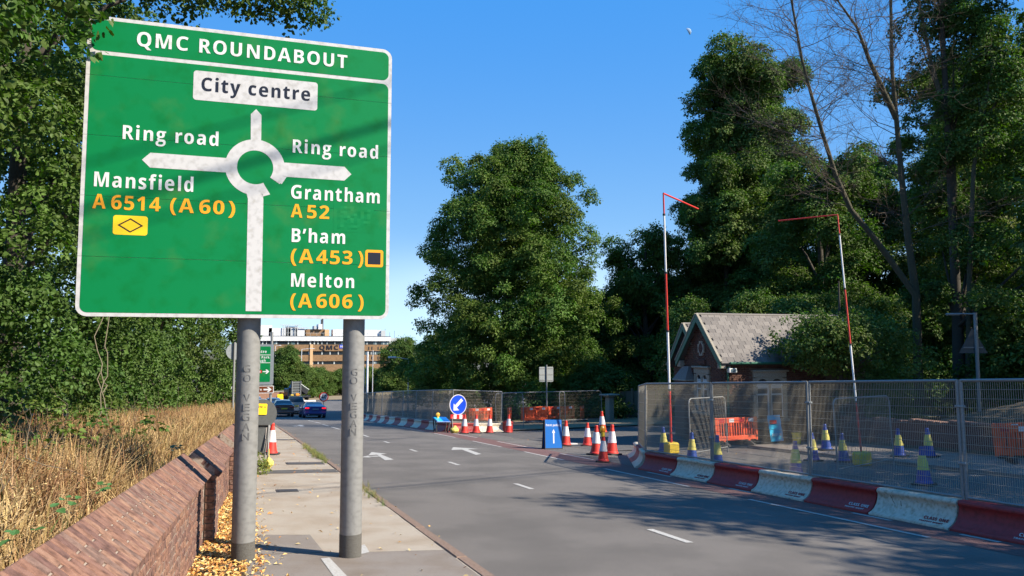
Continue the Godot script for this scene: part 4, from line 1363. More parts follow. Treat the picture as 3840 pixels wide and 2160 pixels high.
	# slate hood over a small window at the far end of the gable
	var hd := Geo.new()
	for r in 3:
		var y0 := 2.28 + r * 0.17
		var d0 := 0.42 - r * 0.10
		var h0 := 0.50 - r * 0.085
		var y1 := y0 + 0.18
		var d1 := d0 - 0.10
		var h1 := h0 - 0.085
		hd.quad(Vector3(-d0, y0, -2.55 - h0), Vector3(-d0, y0, -2.55 + h0), Vector3(-d1, y1, -2.55 + h1), Vector3(-d1, y1, -2.55 - h1), Vector3(-1, 0.5, 0))
		for s in [-1.0, 1.0]:
			hd.quad(Vector3(-d0, y0, -2.55 + s * h0), Vector3(0, y0, -2.55 + s * h0), Vector3(0, y1, -2.55 + s * h1), Vector3(-d1, y1, -2.55 + s * h1), Vector3(0, 0.5, s))
	hd.quad(Vector3(-0.42, 2.28, -3.05), Vector3(-0.42, 2.28, -2.05), Vector3(0, 2.28, -2.05), Vector3(0, 2.28, -3.05), Vector3.DOWN)
	part(o, "slate_hood", hd, M.slate_2)
	part(o, "hood_lip", Geo.new().box(Vector3(-0.22, 2.25, -2.55), Vector3(0.46, 0.06, 1.04), 0.01), M.stone)
	# white floodlight at the near corner
	var fl := part(o, "floodlight", Geo.new().box(Vector3(0.27, 2.70, 0.14), Vector3(0.36, 0.17, 0.2), 0.02), M.white_wood)
	part(fl, "glass", Geo.new().box(Vector3(0.29, 2.70, 0.245), Vector3(0.22, 0.11, 0.012), 0.004), M.window_blue)
	part(fl, "bracket", Geo.new().box(Vector3(0.20, 2.85, 0.08), Vector3(0.08, 0.16, 0.08), 0.01), M.white_wood)
	part(o, "alarm_box", Geo.new().box(Vector3(0.18, 3.55, -2.72), Vector3(0.16, 0.16, 0.24), 0.02), M.white_wood)

func stone_window(o: Node3D, xf: Transform3D, w: float, y0: float, y1: float) -> void:
	var win := Node3D.new()
	win.name = "window"
	o.add_child(win, true)
	win.transform = xf
	var a := w * 0.5
	part(win, "hood_mould", Geo.new().box(Vector3(0, y1 - 0.03, 0.05), Vector3(w + 0.14, 0.07, 0.16), 0.015), M.stone)
	part(win, "lintel", Geo.new().box(Vector3(0, y1 - 0.17, 0.0), Vector3(w, 0.22, 0.10), 0.01), M.stone)
	part(win, "sill", Geo.new().box(Vector3(0, y0 - 0.05, 0.05), Vector3(w + 0.08, 0.10, 0.18), 0.012), M.stone)
	for s in [-1.0, 1.0]:
		for r in 5:
			var ww := 0.19 if r % 2 else 0.15
			part(win, "jamb_stone", Geo.new().box(Vector3(s * (a - ww * 0.5), lerpf(y0 + 0.14, y1 - 0.45, r / 4.0), 0.0), Vector3(ww, (y1 - y0) / 5.0 - 0.075, 0.09), 0.008), M.stone)
	part(win, "mullion", Geo.new().box(Vector3(0, (y0 + y1) * 0.5 - 0.12, 0.0), Vector3(0.10, y1 - y0 - 0.3, 0.07), 0.01), M.stone)
	for s in [-1.0, 1.0]:
		var lw := a - 0.21
		var c: float = s * (lw * 0.5 + 0.05)
		# pointed head cut into the stone
		var head := PackedVector2Array([Vector2(c - lw * 0.5, y1 - 0.28), Vector2(c - lw * 0.5, y1 - 0.55)])
		for i in 9:
			var t := PI * (1.0 - i / 8.0)
			head.append(Vector2(c + cos(t) * lw * 0.46, y1 - 0.55 + sin(t) * 0.22))
		head.append(Vector2(c + lw * 0.5, y1 - 0.55))
		head.append(Vector2(c + lw * 0.5, y1 - 0.28))
		part(win, "arch_head", Geo.new().prism(head, -0.03, 0.03), M.stone)
		part(win, "pane", Geo.new().box(Vector3(c, (y0 + y1) * 0.5 - 0.15, -0.03), Vector3(lw, y1 - y0 - 0.2, 0.012)), M.window_dark)
		for k in [[0.0, y1 - 0.62, lw, 0.03], [0.0, (y0 + y1) * 0.5, lw, 0.05], [-lw * 0.5 + 0.02, (y0 + y1) * 0.5 - 0.1, 0.045, y1 - y0 - 0.3], [lw * 0.5 - 0.02, (y0 + y1) * 0.5 - 0.1, 0.045, y1 - y0 - 0.3], [0.0, y1 - 0.68, lw * 0.9, 0.02]]:
			part(win, "frame", Geo.new().box(Vector3(c + k[0], k[1], -0.012), Vector3(k[2], k[3], 0.03), 0.004), M.white_wood)
		part(win, "blind", Geo.new().box(Vector3(c, y1 - 0.60, -0.020), Vector3(lw * 0.8, 0.20, 0.006)), M.curtain)

func lodge_roof(o: Node3D, x0: float, x1: float, zr: float, yr: float, run: float, ye: float, sl: float, parts_too: bool) -> void:
	# deck on both sides
	var g := Geo.new()
	for s in [-1.0, 1.0]:
		var e := Vector3(0, ye - 0.03, zr + s * run)
		var r := Vector3(0, yr - 0.03, zr)
		for d in [Vector3.ZERO, Vector3(0, -0.06, 0)]:
			g.quad(r + Vector3(x0, 0, 0) + d, r + Vector3(x1, 0, 0) + d, e + Vector3(x1, 0, 0) + d, e + Vector3(x0, 0, 0) + d, Vector3(0, 1 if d == Vector3.ZERO else -1, s * 0.5))
		g.quad(e + Vector3(x0, 0, 0), e + Vector3(x1, 0, 0), e + Vector3(x1, -0.06, 0), e + Vector3(x0, -0.06, 0), Vector3(0, 0, s))
	var roof := part(o, "roof", g, M.slate_0)
	# slates on the side that faces the camera
	var down := Vector3(0, ye - yr, run)
	var len := down.length()
	down /= len
	var nrm := Vector3(0, down.z, -down.y)
	var rows := int(len / 0.205)
	var cols := int((x1 - x0) / sl)
	var made := 0
	var variants := []
	for i in 3:
		variants.append(Geo.new().box(Vector3.ZERO, Vector3(sl - 0.006 - 0.004 * i, 0.012, 0.30 - 0.01 * i), 0.003).mesh())
	var basis := Basis(Vector3.RIGHT, nrm, Vector3.RIGHT.cross(nrm)).orthonormalized()
	for r in rows:
		for c in cols + 1:
			var x := x0 + (c + (0.5 if r % 2 else 0.0)) * sl
			if x < x0 + 0.05 or x > x1 - 0.05: continue
			if not parts_too and x > x0 + 2.2: continue
			var p := Vector3(x, yr, zr) + down * ((r + 0.55) * len / rows) + nrm * (0.008 + rng.randf_range(0.0, 0.006))
			var tilt := Basis(Vector3.RIGHT, 0.04) * Basis(Vector3.UP, rng.randf_range(-0.015, 0.015))
			if made < 300:
				part(roof, "slate", variants[rng.randi() % 3], M["slate_%d" % (rng.randi() % 4)], Transform3D(basis * tilt, p))
				made += 1
	part(roof, "ridge_tile", Geo.new().tube([Vector3(x0, yr - 0.01, zr), Vector3(x1, yr - 0.01, zr)], 0.06, 8), M.slate_3)

# ---------------------------------------------------------------- the hospital
func hospital() -> void:
	var yaw := 0.0
	var org := Vector3(9.8, 0, -274.8)
	var o := thing("hospital", "long tan brick hospital with white top storey beyond the roundabout", "building", Transform3D(Basis(Vector3.UP, yaw), org))
	var base := -12.0
	var x0 := -8.0
	var x1 := 46.2
	# storeys: bottom, top, kind
	part(o, "wall", Geo.new().box(Vector3((x0 + x1) * 0.5, (base - 4.6) * 0.5 + 0.0, -10.0), Vector3(x1 - x0, -4.6 - base, 20.0)), M.tan_brick)
	part(o, "wall", Geo.new().box(Vector3((x0 + x1) * 0.5, -2.35, -10.0), Vector3(x1 - x0, 2.2, 20.0)), M.tan_brick)
	part(o, "wall", Geo.new().box(Vector3((x0 + x1) * 0.5, 1.25, -10.0), Vector3(x1 - x0, 2.3, 20.0)), M.tan_brick)
	part(o, "parapet", Geo.new().box(Vector3((x0 + x1) * 0.5, 4.55, -10.0), Vector3(x1 - x0 + 0.4, 1.65, 20.4)), M.clad_white)
	part(o, "parapet_cap", Geo.new().box(Vector3((x0 + x1) * 0.5, 5.43, -10.0), Vector3(x1 - x0 + 0.6, 0.12, 20.6)), M.mullion)
	var wm := [M.window_dark, M.window_dark, M.window_blue, M.window_dark]
	for band in [[-4.62, -3.45, 0], [-1.25, 0.10, 1], [2.40, 3.72, 2]]:
		part(o, "window_recess", Geo.new().box(Vector3((x0 + x1) * 0.5, (band[0] + band[1]) * 0.5, -10.3), Vector3(x1 - x0 - 0.2, band[1] - band[0], 19.6)), M.mullion)
		var x := x0 + 0.3
		while x < x1 - 1.0:
			var w := 1.45
			var win := part(o, "window", Geo.new().box(Vector3(x + w * 0.5, (band[0] + band[1]) * 0.5, -0.42), Vector3(w - 0.08, band[1] - band[0] - 0.1, 0.08)), wm[rng.randi() % 4])
			if rng.randf() < 0.45:
				part(win, "curtain", Geo.new().box(Vector3(x + w * rng.randf_range(0.25, 0.75), (band[0] + band[1]) * 0.5, -0.37), Vector3(rng.randf_range(0.2, 0.5), band[1] - band[0] - 0.2, 0.03)), M.curtain)
			x += w
	# brick piers and slit windows
	for x in [18.2, 35.6]:
		part(o, "pier", Geo.new().box(Vector3(x, -3.0, 0.1), Vector3(1.0, 11.0, 0.5)), M.tan_brick_light)
	for x in [9.9, 10.9, 38.5, 39.6, 41.9, 43.0]:
		for y in [1.1, -2.4]:
			part(o, "slit", Geo.new().box(Vector3(x, y, 0.02), Vector3(0.35, 1.1, 0.08)), M.window_dark)
	# roof plant
	for k in [[1.0, 7.4, 8.0, 3.8, "clad_white"], [7.6, 6.9, 7.4, 2.8, "clad_white"], [11.8, 7.2, 4.0, 3.4, "clad_grey"], [14.5, 6.9, 3.4, 2.8, "clad_white"], [20.0, 6.75, 6.6, 2.5, "tan_brick"], [24.0, 6.7, 1.6, 2.4, "tan_brick_light"], [28.8, 6.75, 5.0, 2.5, "clad_white"], [34.4, 6.6, 4.0, 2.2, "clad_grey"], [40.0, 6.7, 7.6, 2.4, "clad_white"], [44.5, 6.6, 1.6, 2.2, "clad_grey"], [21.6, 8.9, 1.4, 1.9, "clad_white"], [19.8, 8.6, 0.8, 1.2, "clad_grey"]]:
		part(o, "roof_plant", Geo.new().box(Vector3(k[0], k[1], -8.0 if k[2] > 3.0 else -7.0), Vector3(k[2], k[3], 6.0)), M[k[4]])
	for x in [8.8, 9.6, 10.4, 13.0, 13.6]:
		part(o, "flue", Geo.new().tube([Vector3(x, 5.4, -4.5), Vector3(x, 9.3, -4.5)], 0.14, 6), M.clad_grey)
	part(o, "pipe_rack", Geo.new().box(Vector3(11.4, 9.4, -4.5), Vector3(7.4, 0.22, 0.3)), M.clad_grey)
	part(o, "pipe_rack", Geo.new().box(Vector3(15.0, 8.5, -4.5), Vector3(5.4, 0.2, 0.3)), M.clad_grey)
	part(o, "flue", Geo.new().tube([Vector3(22.6, 7.9, -6.0), Vector3(22.6, 12.0, -6.0)], 0.3, 8), M.mullion)
	part(o, "flue", Geo.new().tube([Vector3(22.1, 7.9, -6.0), Vector3(22.1, 11.6, -6.0)], 0.2, 8), M.mullion)
	for i in 24:
		part(o, "rail_post", Geo.new().tube([Vector3(x0 + 1 + i * 2.25, 5.45, -0.4), Vector3(x0 + 1 + i * 2.25, 6.5, -0.4)], 0.04, 4), M.clad_grey)
	part(o, "roof_rail", Geo.new().tube([Vector3(x0 + 1, 6.5, -0.4), Vector3(x1 - 1, 6.5, -0.4)], 0.045, 4), M.clad_grey)
	# name on the wall
	lettering(o, "QMC", 21.0, 27.6, 0.62, 1.55, 0.16, M.sign_black, font, 0.15)
	var nb := part(o, "name_board", Geo.new().box(Vector3(29.6, 1.75, 0.06), Vector3(3.2, 1.25, 0.1)), M.sign_blue)
	lettering(nb, "NHS", 28.3, 30.9, 1.4, 0.75, 0.16, M.cone_white, font, 0.06)
	# paler block farther right
	var b := thing("hospital_block", "pale grey flat-roofed block at the right end of the hospital", "building", Transform3D(Basis(Vector3.UP, yaw), org + Basis(Vector3.UP, yaw) * Vector3(50.5, 0, -30.0)))
	part(b, "wall", Geo.new().box(Vector3(0, -3.4, 0), Vector3(14.0, 17.0, 12.0)), M.clad_grey)
	for i in 5:
		part(b, "mast", Geo.new().tube([Vector3(-4.0 + i * 1.9, 5.0, 0), Vector3(-4.0 + i * 1.9, 7.5 + 0.7 * (i % 3), 0)], 0.07, 4), M.mullion)

# ---------------------------------------------------------------- things round the roundabout
func street_lamp(label: String, foot: Vector3, h: float, r: float, arm: float, yaw: float, head := true) -> void:
	var o := thing("street_lamp", label, "street lamp", spot(foot, yaw), "street lamps")
	part(o, "column", Geo.new().tube([Vector3(0, -0.3, 0), Vector3(0, h * 0.2, 0), Vector3(0, h * 0.21, 0), Vector3(0, h, 0)], [r, r, r * 0.65, r * 0.55], 8), M.lamp_white)
	if head:
		part(o, "bracket", Geo.new().tube([Vector3(0, h, 0), Vector3(arm * 0.7, h + 0.15, 0)], r * 0.45, 6), M.lamp_white)
		part(o, "lantern", Geo.new().box(Vector3(arm, h + 0.16, 0), Vector3(maxf(absf(arm) * 0.5, 0.5), 0.14, 0.26), 0.04), M.lamp_white)

func speed_sign(label: String, foot: Vector3, h: float, r: float, yaw: float) -> void:
	var o := thing("speed_sign", label, "road sign", spot(foot, yaw), "forty speed signs")
	part(o, "pole", Geo.new().tube([Vector3(0, -0.2, -0.05), Vector3(0, h + r, -0.05)], 0.04, 8), M.galvanised)
	var f := part(o, "plate", Geo.new().prism(disc(0, h, r), -0.012, 0.0), M.sign_red)
	part(f, "white_disc", Geo.new().prism(disc(0, h, r * 0.78), 0.001, 0.004), M.cone_white)
	lettering(o, "40", -r * 0.56, r * 0.56, h - r * 0.36, r * 0.74, 0.008, M.sign_black)

func far_place() -> void:
	# second direction sign past the pavement's end
	var gz := -48.8
	var gy := road(1.9, gz)
	var o := thing("lane_sign", "tall green direction sign with grey border and brown strip, behind the left post", "road sign", spot(Vector3(1.55, gy, gz), deg_to_rad(-8)))
	for x in [-0.85, 1.03]:
		part(o, "post", Geo.new().tube([Vector3(x, -0.3, -0.12), Vector3(x, 5.5, -0.12)], 0.08, 10), M.galvanised)
	part(o, "board", Geo.new().prism(round_rect(-1.15, 2.28, 1.18, 4.75, 0.08), -0.03, 0.0), M.sign_back)
	part(o, "green_panel", Geo.new().prism(round_rect(-1.0, 2.45, 0.98, 4.62, 0.05), 0.002, 0.006), M.sign_green)
	part(o, "white_rule", Geo.new().box(Vector3(0, 3.62, 0.008), Vector3(1.96, 0.035, 0.004)), M.sign_letter)
	part(o, "white_rule", Geo.new().box(Vector3(0, 4.10, 0.008), Vector3(1.96, 0.035, 0.004)), M.sign_letter)
	lettering(o, "City Centre", -0.6, 0.75, 4.22, 0.17, 0.010, M.sign_letter)
	lettering(o, "Wollaton Park", -0.62, 0.93, 3.88, 0.15, 0.010, M.sign_letter)
	lettering(o, "Loughborough", -0.75, 0.70, 3.68, 0.15, 0.010, M.sign_letter)
	var hp := part(o, "hospital_patch", Geo.new().prism(round_rect(0.13, 3.21, 0.38, 3.56, 0.02), 0.007, 0.010), M.sign_letter)
	part(hp, "red_square", Geo.new().prism(round_rect(0.145, 3.225, 0.365, 3.545, 0.02), 0.0105, 0.012), M.sign_red)
	lettering(hp, "H", 0.20, 0.31, 3.28, 0.2, 0.0145, M.sign_letter)
	var ap := part(o, "emergency_patch", Geo.new().prism(round_rect(0.06, 2.99, 0.50, 3.17, 0.02), 0.007, 0.010), M.sign_red)
	lettering(ap, "A&E", 0.13, 0.43, 3.03, 0.10, 0.0125, M.sign_letter)
	part(o, "arrow", Geo.new().prism(pts([0.55, 3.05, 0.78, 3.05, 0.70, 2.97, 0.78, 2.94, 0.93, 3.08, 0.78, 3.22, 0.70, 3.19, 0.78, 3.11, 0.55, 3.11]), 0.007, 0.010), M.sign_letter)
	var br := part(o, "brown_panel", Geo.new().prism(round_rect(-1.25, 1.76, 1.22, 2.22, 0.06), -0.02, 0.006), M.sign_letter)
	part(br, "brown_face", Geo.new().prism(round_rect(-1.21, 1.80, 1.18, 2.18, 0.05), 0.007, 0.010), M.sign_brown)
	lettering(br, "Tennis Centre", -0.95, 0.52, 1.92, 0.15, 0.013, M.sign_letter)
	part(br, "arrow", Geo.new().prism(pts([0.62, 1.94, 0.92, 1.94, 0.82, 1.85, 0.92, 1.83, 1.10, 1.985, 0.92, 2.14, 0.82, 2.12, 0.92, 2.03, 0.62, 2.03]), 0.0105, 0.013), M.sign_letter)
	# round sign back behind the left post
	var rb := thing("round_sign", "pale round sign seen edge behind the left post, among the leaves", "road sign", spot(Vector3(0.24, pave(0.24, -27.8), -27.8), 0.1))
	part(rb, "pole", Geo.new().tube([Vector3(0, -0.2, 0.04), Vector3(0, 3.3, 0.04)], 0.04, 8), M.galvanised)
	part(rb, "plate", Geo.new().prism(disc(0.02, 2.98, 0.29), -0.012, 0.0), M.sign_back)
	speed_sign("forty speed sign beside the black netted fence", on_road(8.55, -72.0), 1.72, 0.44, 0.12)
	speed_sign("forty speed sign half hidden behind the left post", on_pave(0.55, -46.0), 1.15, 0.30, 0.1)
	# yellow notice, sign seen from behind, white slotted barriers, brick wall
	var y := thing("yellow_board", "yellow notice board standing beyond the queue of cars", "board", spot(on_road(6.5, -100.0), 0.15))
	part(y, "panel", Geo.new().box(Vector3(0, 0.72, 0), Vector3(0.72, 1.25, 0.03), 0.01, Basis(Vector3.FORWARD, -0.06)), M.sign_yellow)
	for s in [-1.0, 1.0]:
		part(y, "leg", Geo.new().tube([Vector3(s * 0.28, -0.1, -0.1), Vector3(s * 0.28, 0.9, -0.03)], 0.03, 5), M.steel_dark)
	for yy in [1.1, 0.86, 0.70]:
		part(y, "print_bar", Geo.new().box(Vector3(0, yy, 0.02), Vector3(0.4, 0.05, 0.006), 0.0, Basis(Vector3.FORWARD, -0.06)), M.amber_lens)
	var b := thing("large_sign_back", "large grey sign seen from behind on two posts before the far trees", "road sign", spot(on_road(9.2, -109.8), 0.1))
	for x in [-0.55, 0.62]:
		part(b, "post", Geo.new().tube([Vector3(x, -0.3, 0.1), Vector3(x, 2.95, 0.1)], 0.06, 6), M.galvanised)
	part(b, "plate", Geo.new().box(Vector3(0, 2.0, 0), Vector3(1.45, 1.8, 0.03)), M.dark_back)
	for i in 5:
		part(b, "rail", Geo.new().box(Vector3(0, 1.3 + i * 0.36, 0.04), Vector3(1.35, 0.06, 0.05)), M.sign_back)
	var first: Node3D
	for i in 3:
		var xf := Transform3D(Basis(Vector3.UP, 0.05), on_road(7.15 + i * 0.98, -88.3))
		var lab: String = ["left white slotted barrier beyond the silver car", "middle white slotted barrier beyond the cars", "right white slotted barrier next to the speed sign"][i]
		if first:
			copy(first, lab, xf)
		else:
			first = thing("white_barrier", lab, "barrier", xf, "white slotted barriers")
			part(first, "top_rail", Geo.new().box(Vector3(0, 0.86, 0), Vector3(0.96, 0.16, 0.06), 0.02), M.white_plastic)
			part(first, "bottom_rail", Geo.new().box(Vector3(0, 0.18, 0), Vector3(0.96, 0.30, 0.08), 0.02), M.white_plastic)
			for k in 7:
				part(first, "slat", Geo.new().box(Vector3(-0.42 + k * 0.14, 0.56, 0), Vector3(0.07, 0.5, 0.04), 0.0, Basis(Vector3.FORWARD, 0.2)), M.white_plastic)
	var bw := thing("roundabout_wall", "long low brick retaining wall behind the cars on the left", "wall", spot(Vector3(0, 0, 0)))
	var pa := Vector3(-14, 0, -104)
	var pb := Vector3(11.0, 0, -124)
	for i in 10:
		var a := pa.lerp(pb, i / 10.0)
		var c := pa.lerp(pb, (i + 1) / 10.0)
		var m := (a + c) * 0.5
		m.y = road(m.x, m.z)
		var yaw := atan2(-(c - a).z, (c - a).x)
		part(bw, "wall_section", Geo.new().box(Vector3.ZERO, Vector3((c - a).length(), 2.7, 0.4)), M.brick_3, Transform3D(Basis(Vector3.UP, yaw), m))
		part(bw, "coping", Geo.new().box(Vector3.ZERO, Vector3((c - a).length(), 0.14, 0.55)), M.concrete, Transform3D(Basis(Vector3.UP, yaw), m + Vector3(0, 1.42, 0)))
	var fo := thing("parapet", "dark concrete parapet with a rail in front of the far trees", "wall", spot(Vector3(22.5, road(22, -168) + 1.75, -170), -0.36))
	part(fo, "slab", Geo.new().box(Vector3.ZERO, Vector3(15.0, 1.0, 0.6)), M.old_wood)
	part(fo, "rail", Geo.new().tube([Vector3(-7.5, 1.25, 0), Vector3(7.5, 1.25, 0)], 0.09, 5), M.steel_dark)
	part(fo, "wall", Geo.new().box(Vector3(0, -1.2, -0.1), Vector3(15.0, 1.5, 0.5)), M.tan_brick)
	for i in 8:
		part(fo, "rail_post", Geo.new().box(Vector3(-7.3 + i * 2.08, 0.85, 0), Vector3(0.12, 0.8, 0.12)), M.steel_dark)
	var sand := Geo.new()
	sand.quad(Vector3(11.0, road(14, -118) + 0.05, -118), Vector3(34, road(24, -118) + 0.05, -118), Vector3(38, road(24, -168) + 0.2, -169), Vector3(13, road(16, -168) + 0.2, -169), Vector3.UP)
	structure("far_road_bank", sand, M.sand)
	# lamps
	street_lamp("thick pale lamp column standing right of the right sign post", on_road(14.05, -80.6), 6.3, 0.19, 0.0, 0.0, false)
	street_lamp("thin pale lamp column left of the thick one", on_road(12.6, -74.0), 4.4, 0.05, -1.0, 0.0)
	street_lamp("slender lamp column just right of the thick one", on_road(15.6, -86.0), 6.6, 0.06, 1.0, 0.0, false)
	street_lamp("lamp column in front of the lime tree's left edge", on_road(13.6, -59.3), 4.8, 0.06, -1.3, 0.0)
	street_lamp("lamp with a long arm in front of the hospital between the posts", on_road(14.2, -158.0), 9.6, 0.11, 2.0, -0.2)
	street_lamp("small lamp in front of the hospital nearest the left post", on_road(9.5, -165.0), 10.6, 0.10, 0.9, -0.2)
	street_lamp("short lamp just left of the long armed one, above the trees", on_road(12.0, -170.0), 9.4, 0.09, -0.7, -0.2)
	# warning sign with a lamp in the shade at the right
	var ws := thing("shaded_sign", "triangular sign seen from behind with a lamp over it, in deep shade at the right", "road sign", spot(Vector3(28.2, road(28, -21.7) + 0.6, -21.7), -0.6))
	part(ws, "post", Geo.new().tube([Vector3(0, -0.6, 0), Vector3(0, 4.35, 0)], 0.07, 10), M.galvanised)
	part(ws, "plate", Geo.new().prism(pts([-0.62, 2.72, 0.42, 2.72, -0.10, 3.75]), -0.1, -0.085), M.dark_back)
	part(ws, "rail", Geo.new().box(Vector3(-0.1, 2.95, -0.075), Vector3(0.7, 0.05, 0.03)), M.galvanised)
	part(ws, "lamp_arm", Geo.new().tube([Vector3(0, 4.3, 0), Vector3(-0.55, 4.32, -0.15)], 0.035, 6), M.galvanised)
	part(ws, "lamp_head", Geo.new().box(Vector3(-0.75, 4.30, -0.2), Vector3(0.5, 0.10, 0.22), 0.03), M.galvanised)
	# gate pillar and timber fence behind the works
	var gp := thing("gate_pillar", "stone gate pillar with a flat overhanging cap behind the works fence", "pillar", spot(on_road(23.2, -43.5), 0.2))
	part(gp, "shaft", Geo.new().box(Vector3(0, 0.8, 0), Vector3(0.42, 1.7, 0.42), 0.03), M.stone)
	part(gp, "neck", Geo.new().box(Vector3(0, 1.62, 0), Vector3(0.56, 0.10, 0.56), 0.03), M.stone)
	part(gp, "cap", Geo.new().box(Vector3(0, 1.72, 0), Vector3(1.1, 0.10, 0.8), 0.03), M.stone)
	var tf := thing("timber_fence", "dark timber boarded fence behind the gate pillar under the trees", "fence", spot(Vector3.ZERO))
	for i in 24:
		var t := i / 23.0
		var p := Vector3(21.5, 0, -52.0).lerp(Vector3(31.0, 0, -44.0), t)
		p.y = road(p.x, p.z)
		part(tf, "board", Geo.new().box(Vector3(0, 0.95, 0), Vector3(0.50, 1.9 + 0.02 * (i % 3), 0.03), 0.004), M.old_wood, Transform3D(Basis(Vector3.UP, -0.70), p))
	for i in 6:
		var p := Vector3(21.5, 0, -51.95).lerp(Vector3(31.0, 0, -43.95), (i + 0.5) / 6.0)
		p.y = road(p.x, p.z)
		part(tf, "post", Geo.new().box(Vector3(0, 1.05, 0.1), Vector3(0.14, 2.1, 0.14), 0.01), M.old_wood, Transform3D(Basis(Vector3.UP, -0.70), p))
	# low park wall behind the works
	var pw := thing("park_wall", "low dark brick wall along the park in the shade behind the blue cones", "wall", spot(Vector3.ZERO))
	for i in 18:
		var z := 5.0 - i * 1.5
		var c := Vector3(21.5, road(21.5, z - 0.75), z - 0.75)
		part(pw, "wall_section", Geo.new().box(Vector3(0, 0.45, 0), Vector3(0.32, 0.95, 1.5)), M.brick_2, Transform3D(Basis(), c))
		for k in 6:
			part(pw, "coping_brick", Geo.new().box(Vector3(0, 0.965, -0.625 + 0.25 * k), Vector3(0.40, 0.09, 0.235), 0.02), M["brick_%d" % (rng.randi() % 5)], Transform3D(Basis(), c))
	# the moon, half lit, high in the sky
	var mn := thing("moon", "pale half moon in the clear blue sky", "moon", spot(Vector3(1687.5, 1256.3, -2473.9)))
	mn.look_at(Vector3(0, 1.7, 0), Vector3.UP, true)
	var lit := Geo.new()
	for i in 12:
		for j in 8:
			var q := []
			for k in [[i, j], [i + 1, j], [i + 1, j + 1], [i, j + 1]]:
				var la: float = -PI / 2 + PI * k[0] / 12.0
				var lo: float = lerpf(0.02, 0.5, k[1] / 8.0) * PI
				q.append(Vector3(cos(la) * sin(lo), sin(la), cos(la) * cos(lo)) * 14.5)
			lit.quad(q[0], q[1], q[2], q[3], q[0] + q[2])
	part(mn, "lit_half", lit, M.moon_rock, Transform3D(Basis(Vector3.BACK, deg_to_rad(28)), Vector3.ZERO))

# ---------------------------------------------------------------- leaves and crowns
var cluster := {}
func leaf_shape(g: Geo, at: Vector3, b: Basis, s: float, detailed: bool) -> void:
	var old := g.xf
	g.xf = Transform3D(b.scaled_local(Vector3.ONE * s), at)
	if detailed:
		var tip := Vector3(0, -0.06, 1.0)
		var root := Vector3(0, 0, 0)
		var mid := Vector3(0, -0.05, 0.5)
		for k in [-1.0, 1.0]:
			var e1 := Vector3(k * 0.36, 0.06, 0.22)
			var e2 := Vector3(k * 0.34, 0.04, 0.58)
			g.tri(root, e1, mid, Vector3.UP)
			g.tri(e1, e2, mid, Vector3.UP)
			g.tri(e2, tip, mid, Vector3.UP)
	else:
		g.tri(Vector3.ZERO, Vector3(-0.33, 0.08, 0.45), Vector3(0, 0, 1), Vector3.UP)
		g.tri(Vector3.ZERO, Vector3(0.33, 0.08, 0.45), Vector3(0, 0, 1), Vector3.UP)
	g.xf = old

func make_cluster(key: String, n: int, leaf: float, detailed: bool, sd: int, bracts := 0.0, flat := 0.6) -> Mesh:
	if cluster.has(key): return cluster[key]
	var r := RandomNumberGenerator.new()
	r.seed = sd
	var g := Geo.new()
	for i in n:
		var d := Vector3(r.randfn(), r.randfn() * flat, r.randfn()).normalized() * pow(r.randf(), 0.45)
		var out := (d + Vector3(0, -0.15, 0)).normalized()
		var up := (Vector3.UP + Vector3(r.randfn(), r.randfn(), r.randfn()) * 0.55 + d * 0.5).normalized()
		var side := up.cross(out).normalized()
		var b := Basis(side, up, side.cross(up).normalized())
		var k := r.randf_range(0.62, 1.22)
		g.col = Color(k * r.randf_range(0.92, 1.15), k, k * r.randf_range(0.75, 1.1))
		if r.randf() < bracts:
			g.col = Color(3.0, 2.1, 2.2)
		leaf_shape(g, d * 0.5, b, leaf * r.randf_range(0.5, 1.4), detailed)
	cluster[key] = g.mesh()
	return cluster[key]

# clumps: [centre, radius]; leaves sit on the skin of each clump
func crown(o: Node3D, clumps: Array, mesh: Mesh, mat_: Material, per: float, size: float, tint: Color, sd: int, squash := 0.75) -> void:
	var r := RandomNumberGenerator.new()
	r.seed = sd
	var xfs := []
	var cols := []
	var inv := o.transform.affine_inverse()
	for c in clumps:
		var k := r.randf_range(0.82, 1.18)
		var warm := r.randf_range(0.9, 1.2)
		var n := int(per * c[1] * c[1])
		for i in n:
			var d := Vector3(r.randfn(), r.randfn(), r.randfn()).normalized()
			if d.y < -0.3 and r.randf() < 0.5: d.y = -d.y
			var rad: float = c[1] * (0.55 + 0.5 * pow(r.randf(), 0.6))
			var p: Vector3 = c[0] + Vector3(d.x, d.y * squash, d.z) * rad
			p.y -= 0.22 * c[1] * (d.x * d.x + d.z * d.z)
			var up := (Vector3.UP * 0.8 + d * 0.7).normalized()
			var a := r.randf() * TAU
			var side := up.cross(Vector3(cos(a), 0.1, sin(a))).normalized()
			var b := Basis(side, up, side.cross(up)).scaled_local(Vector3.ONE * size * r.randf_range(0.7, 1.3))
			xfs.append(inv * Transform3D(b, p))
			var j := k * r.randf_range(0.8, 1.2)
			cols.append(Color(tint.r * j * warm, tint.g * j, tint.b * j))
	multi(o, "crown", mesh, mat_, xfs, cols, true)

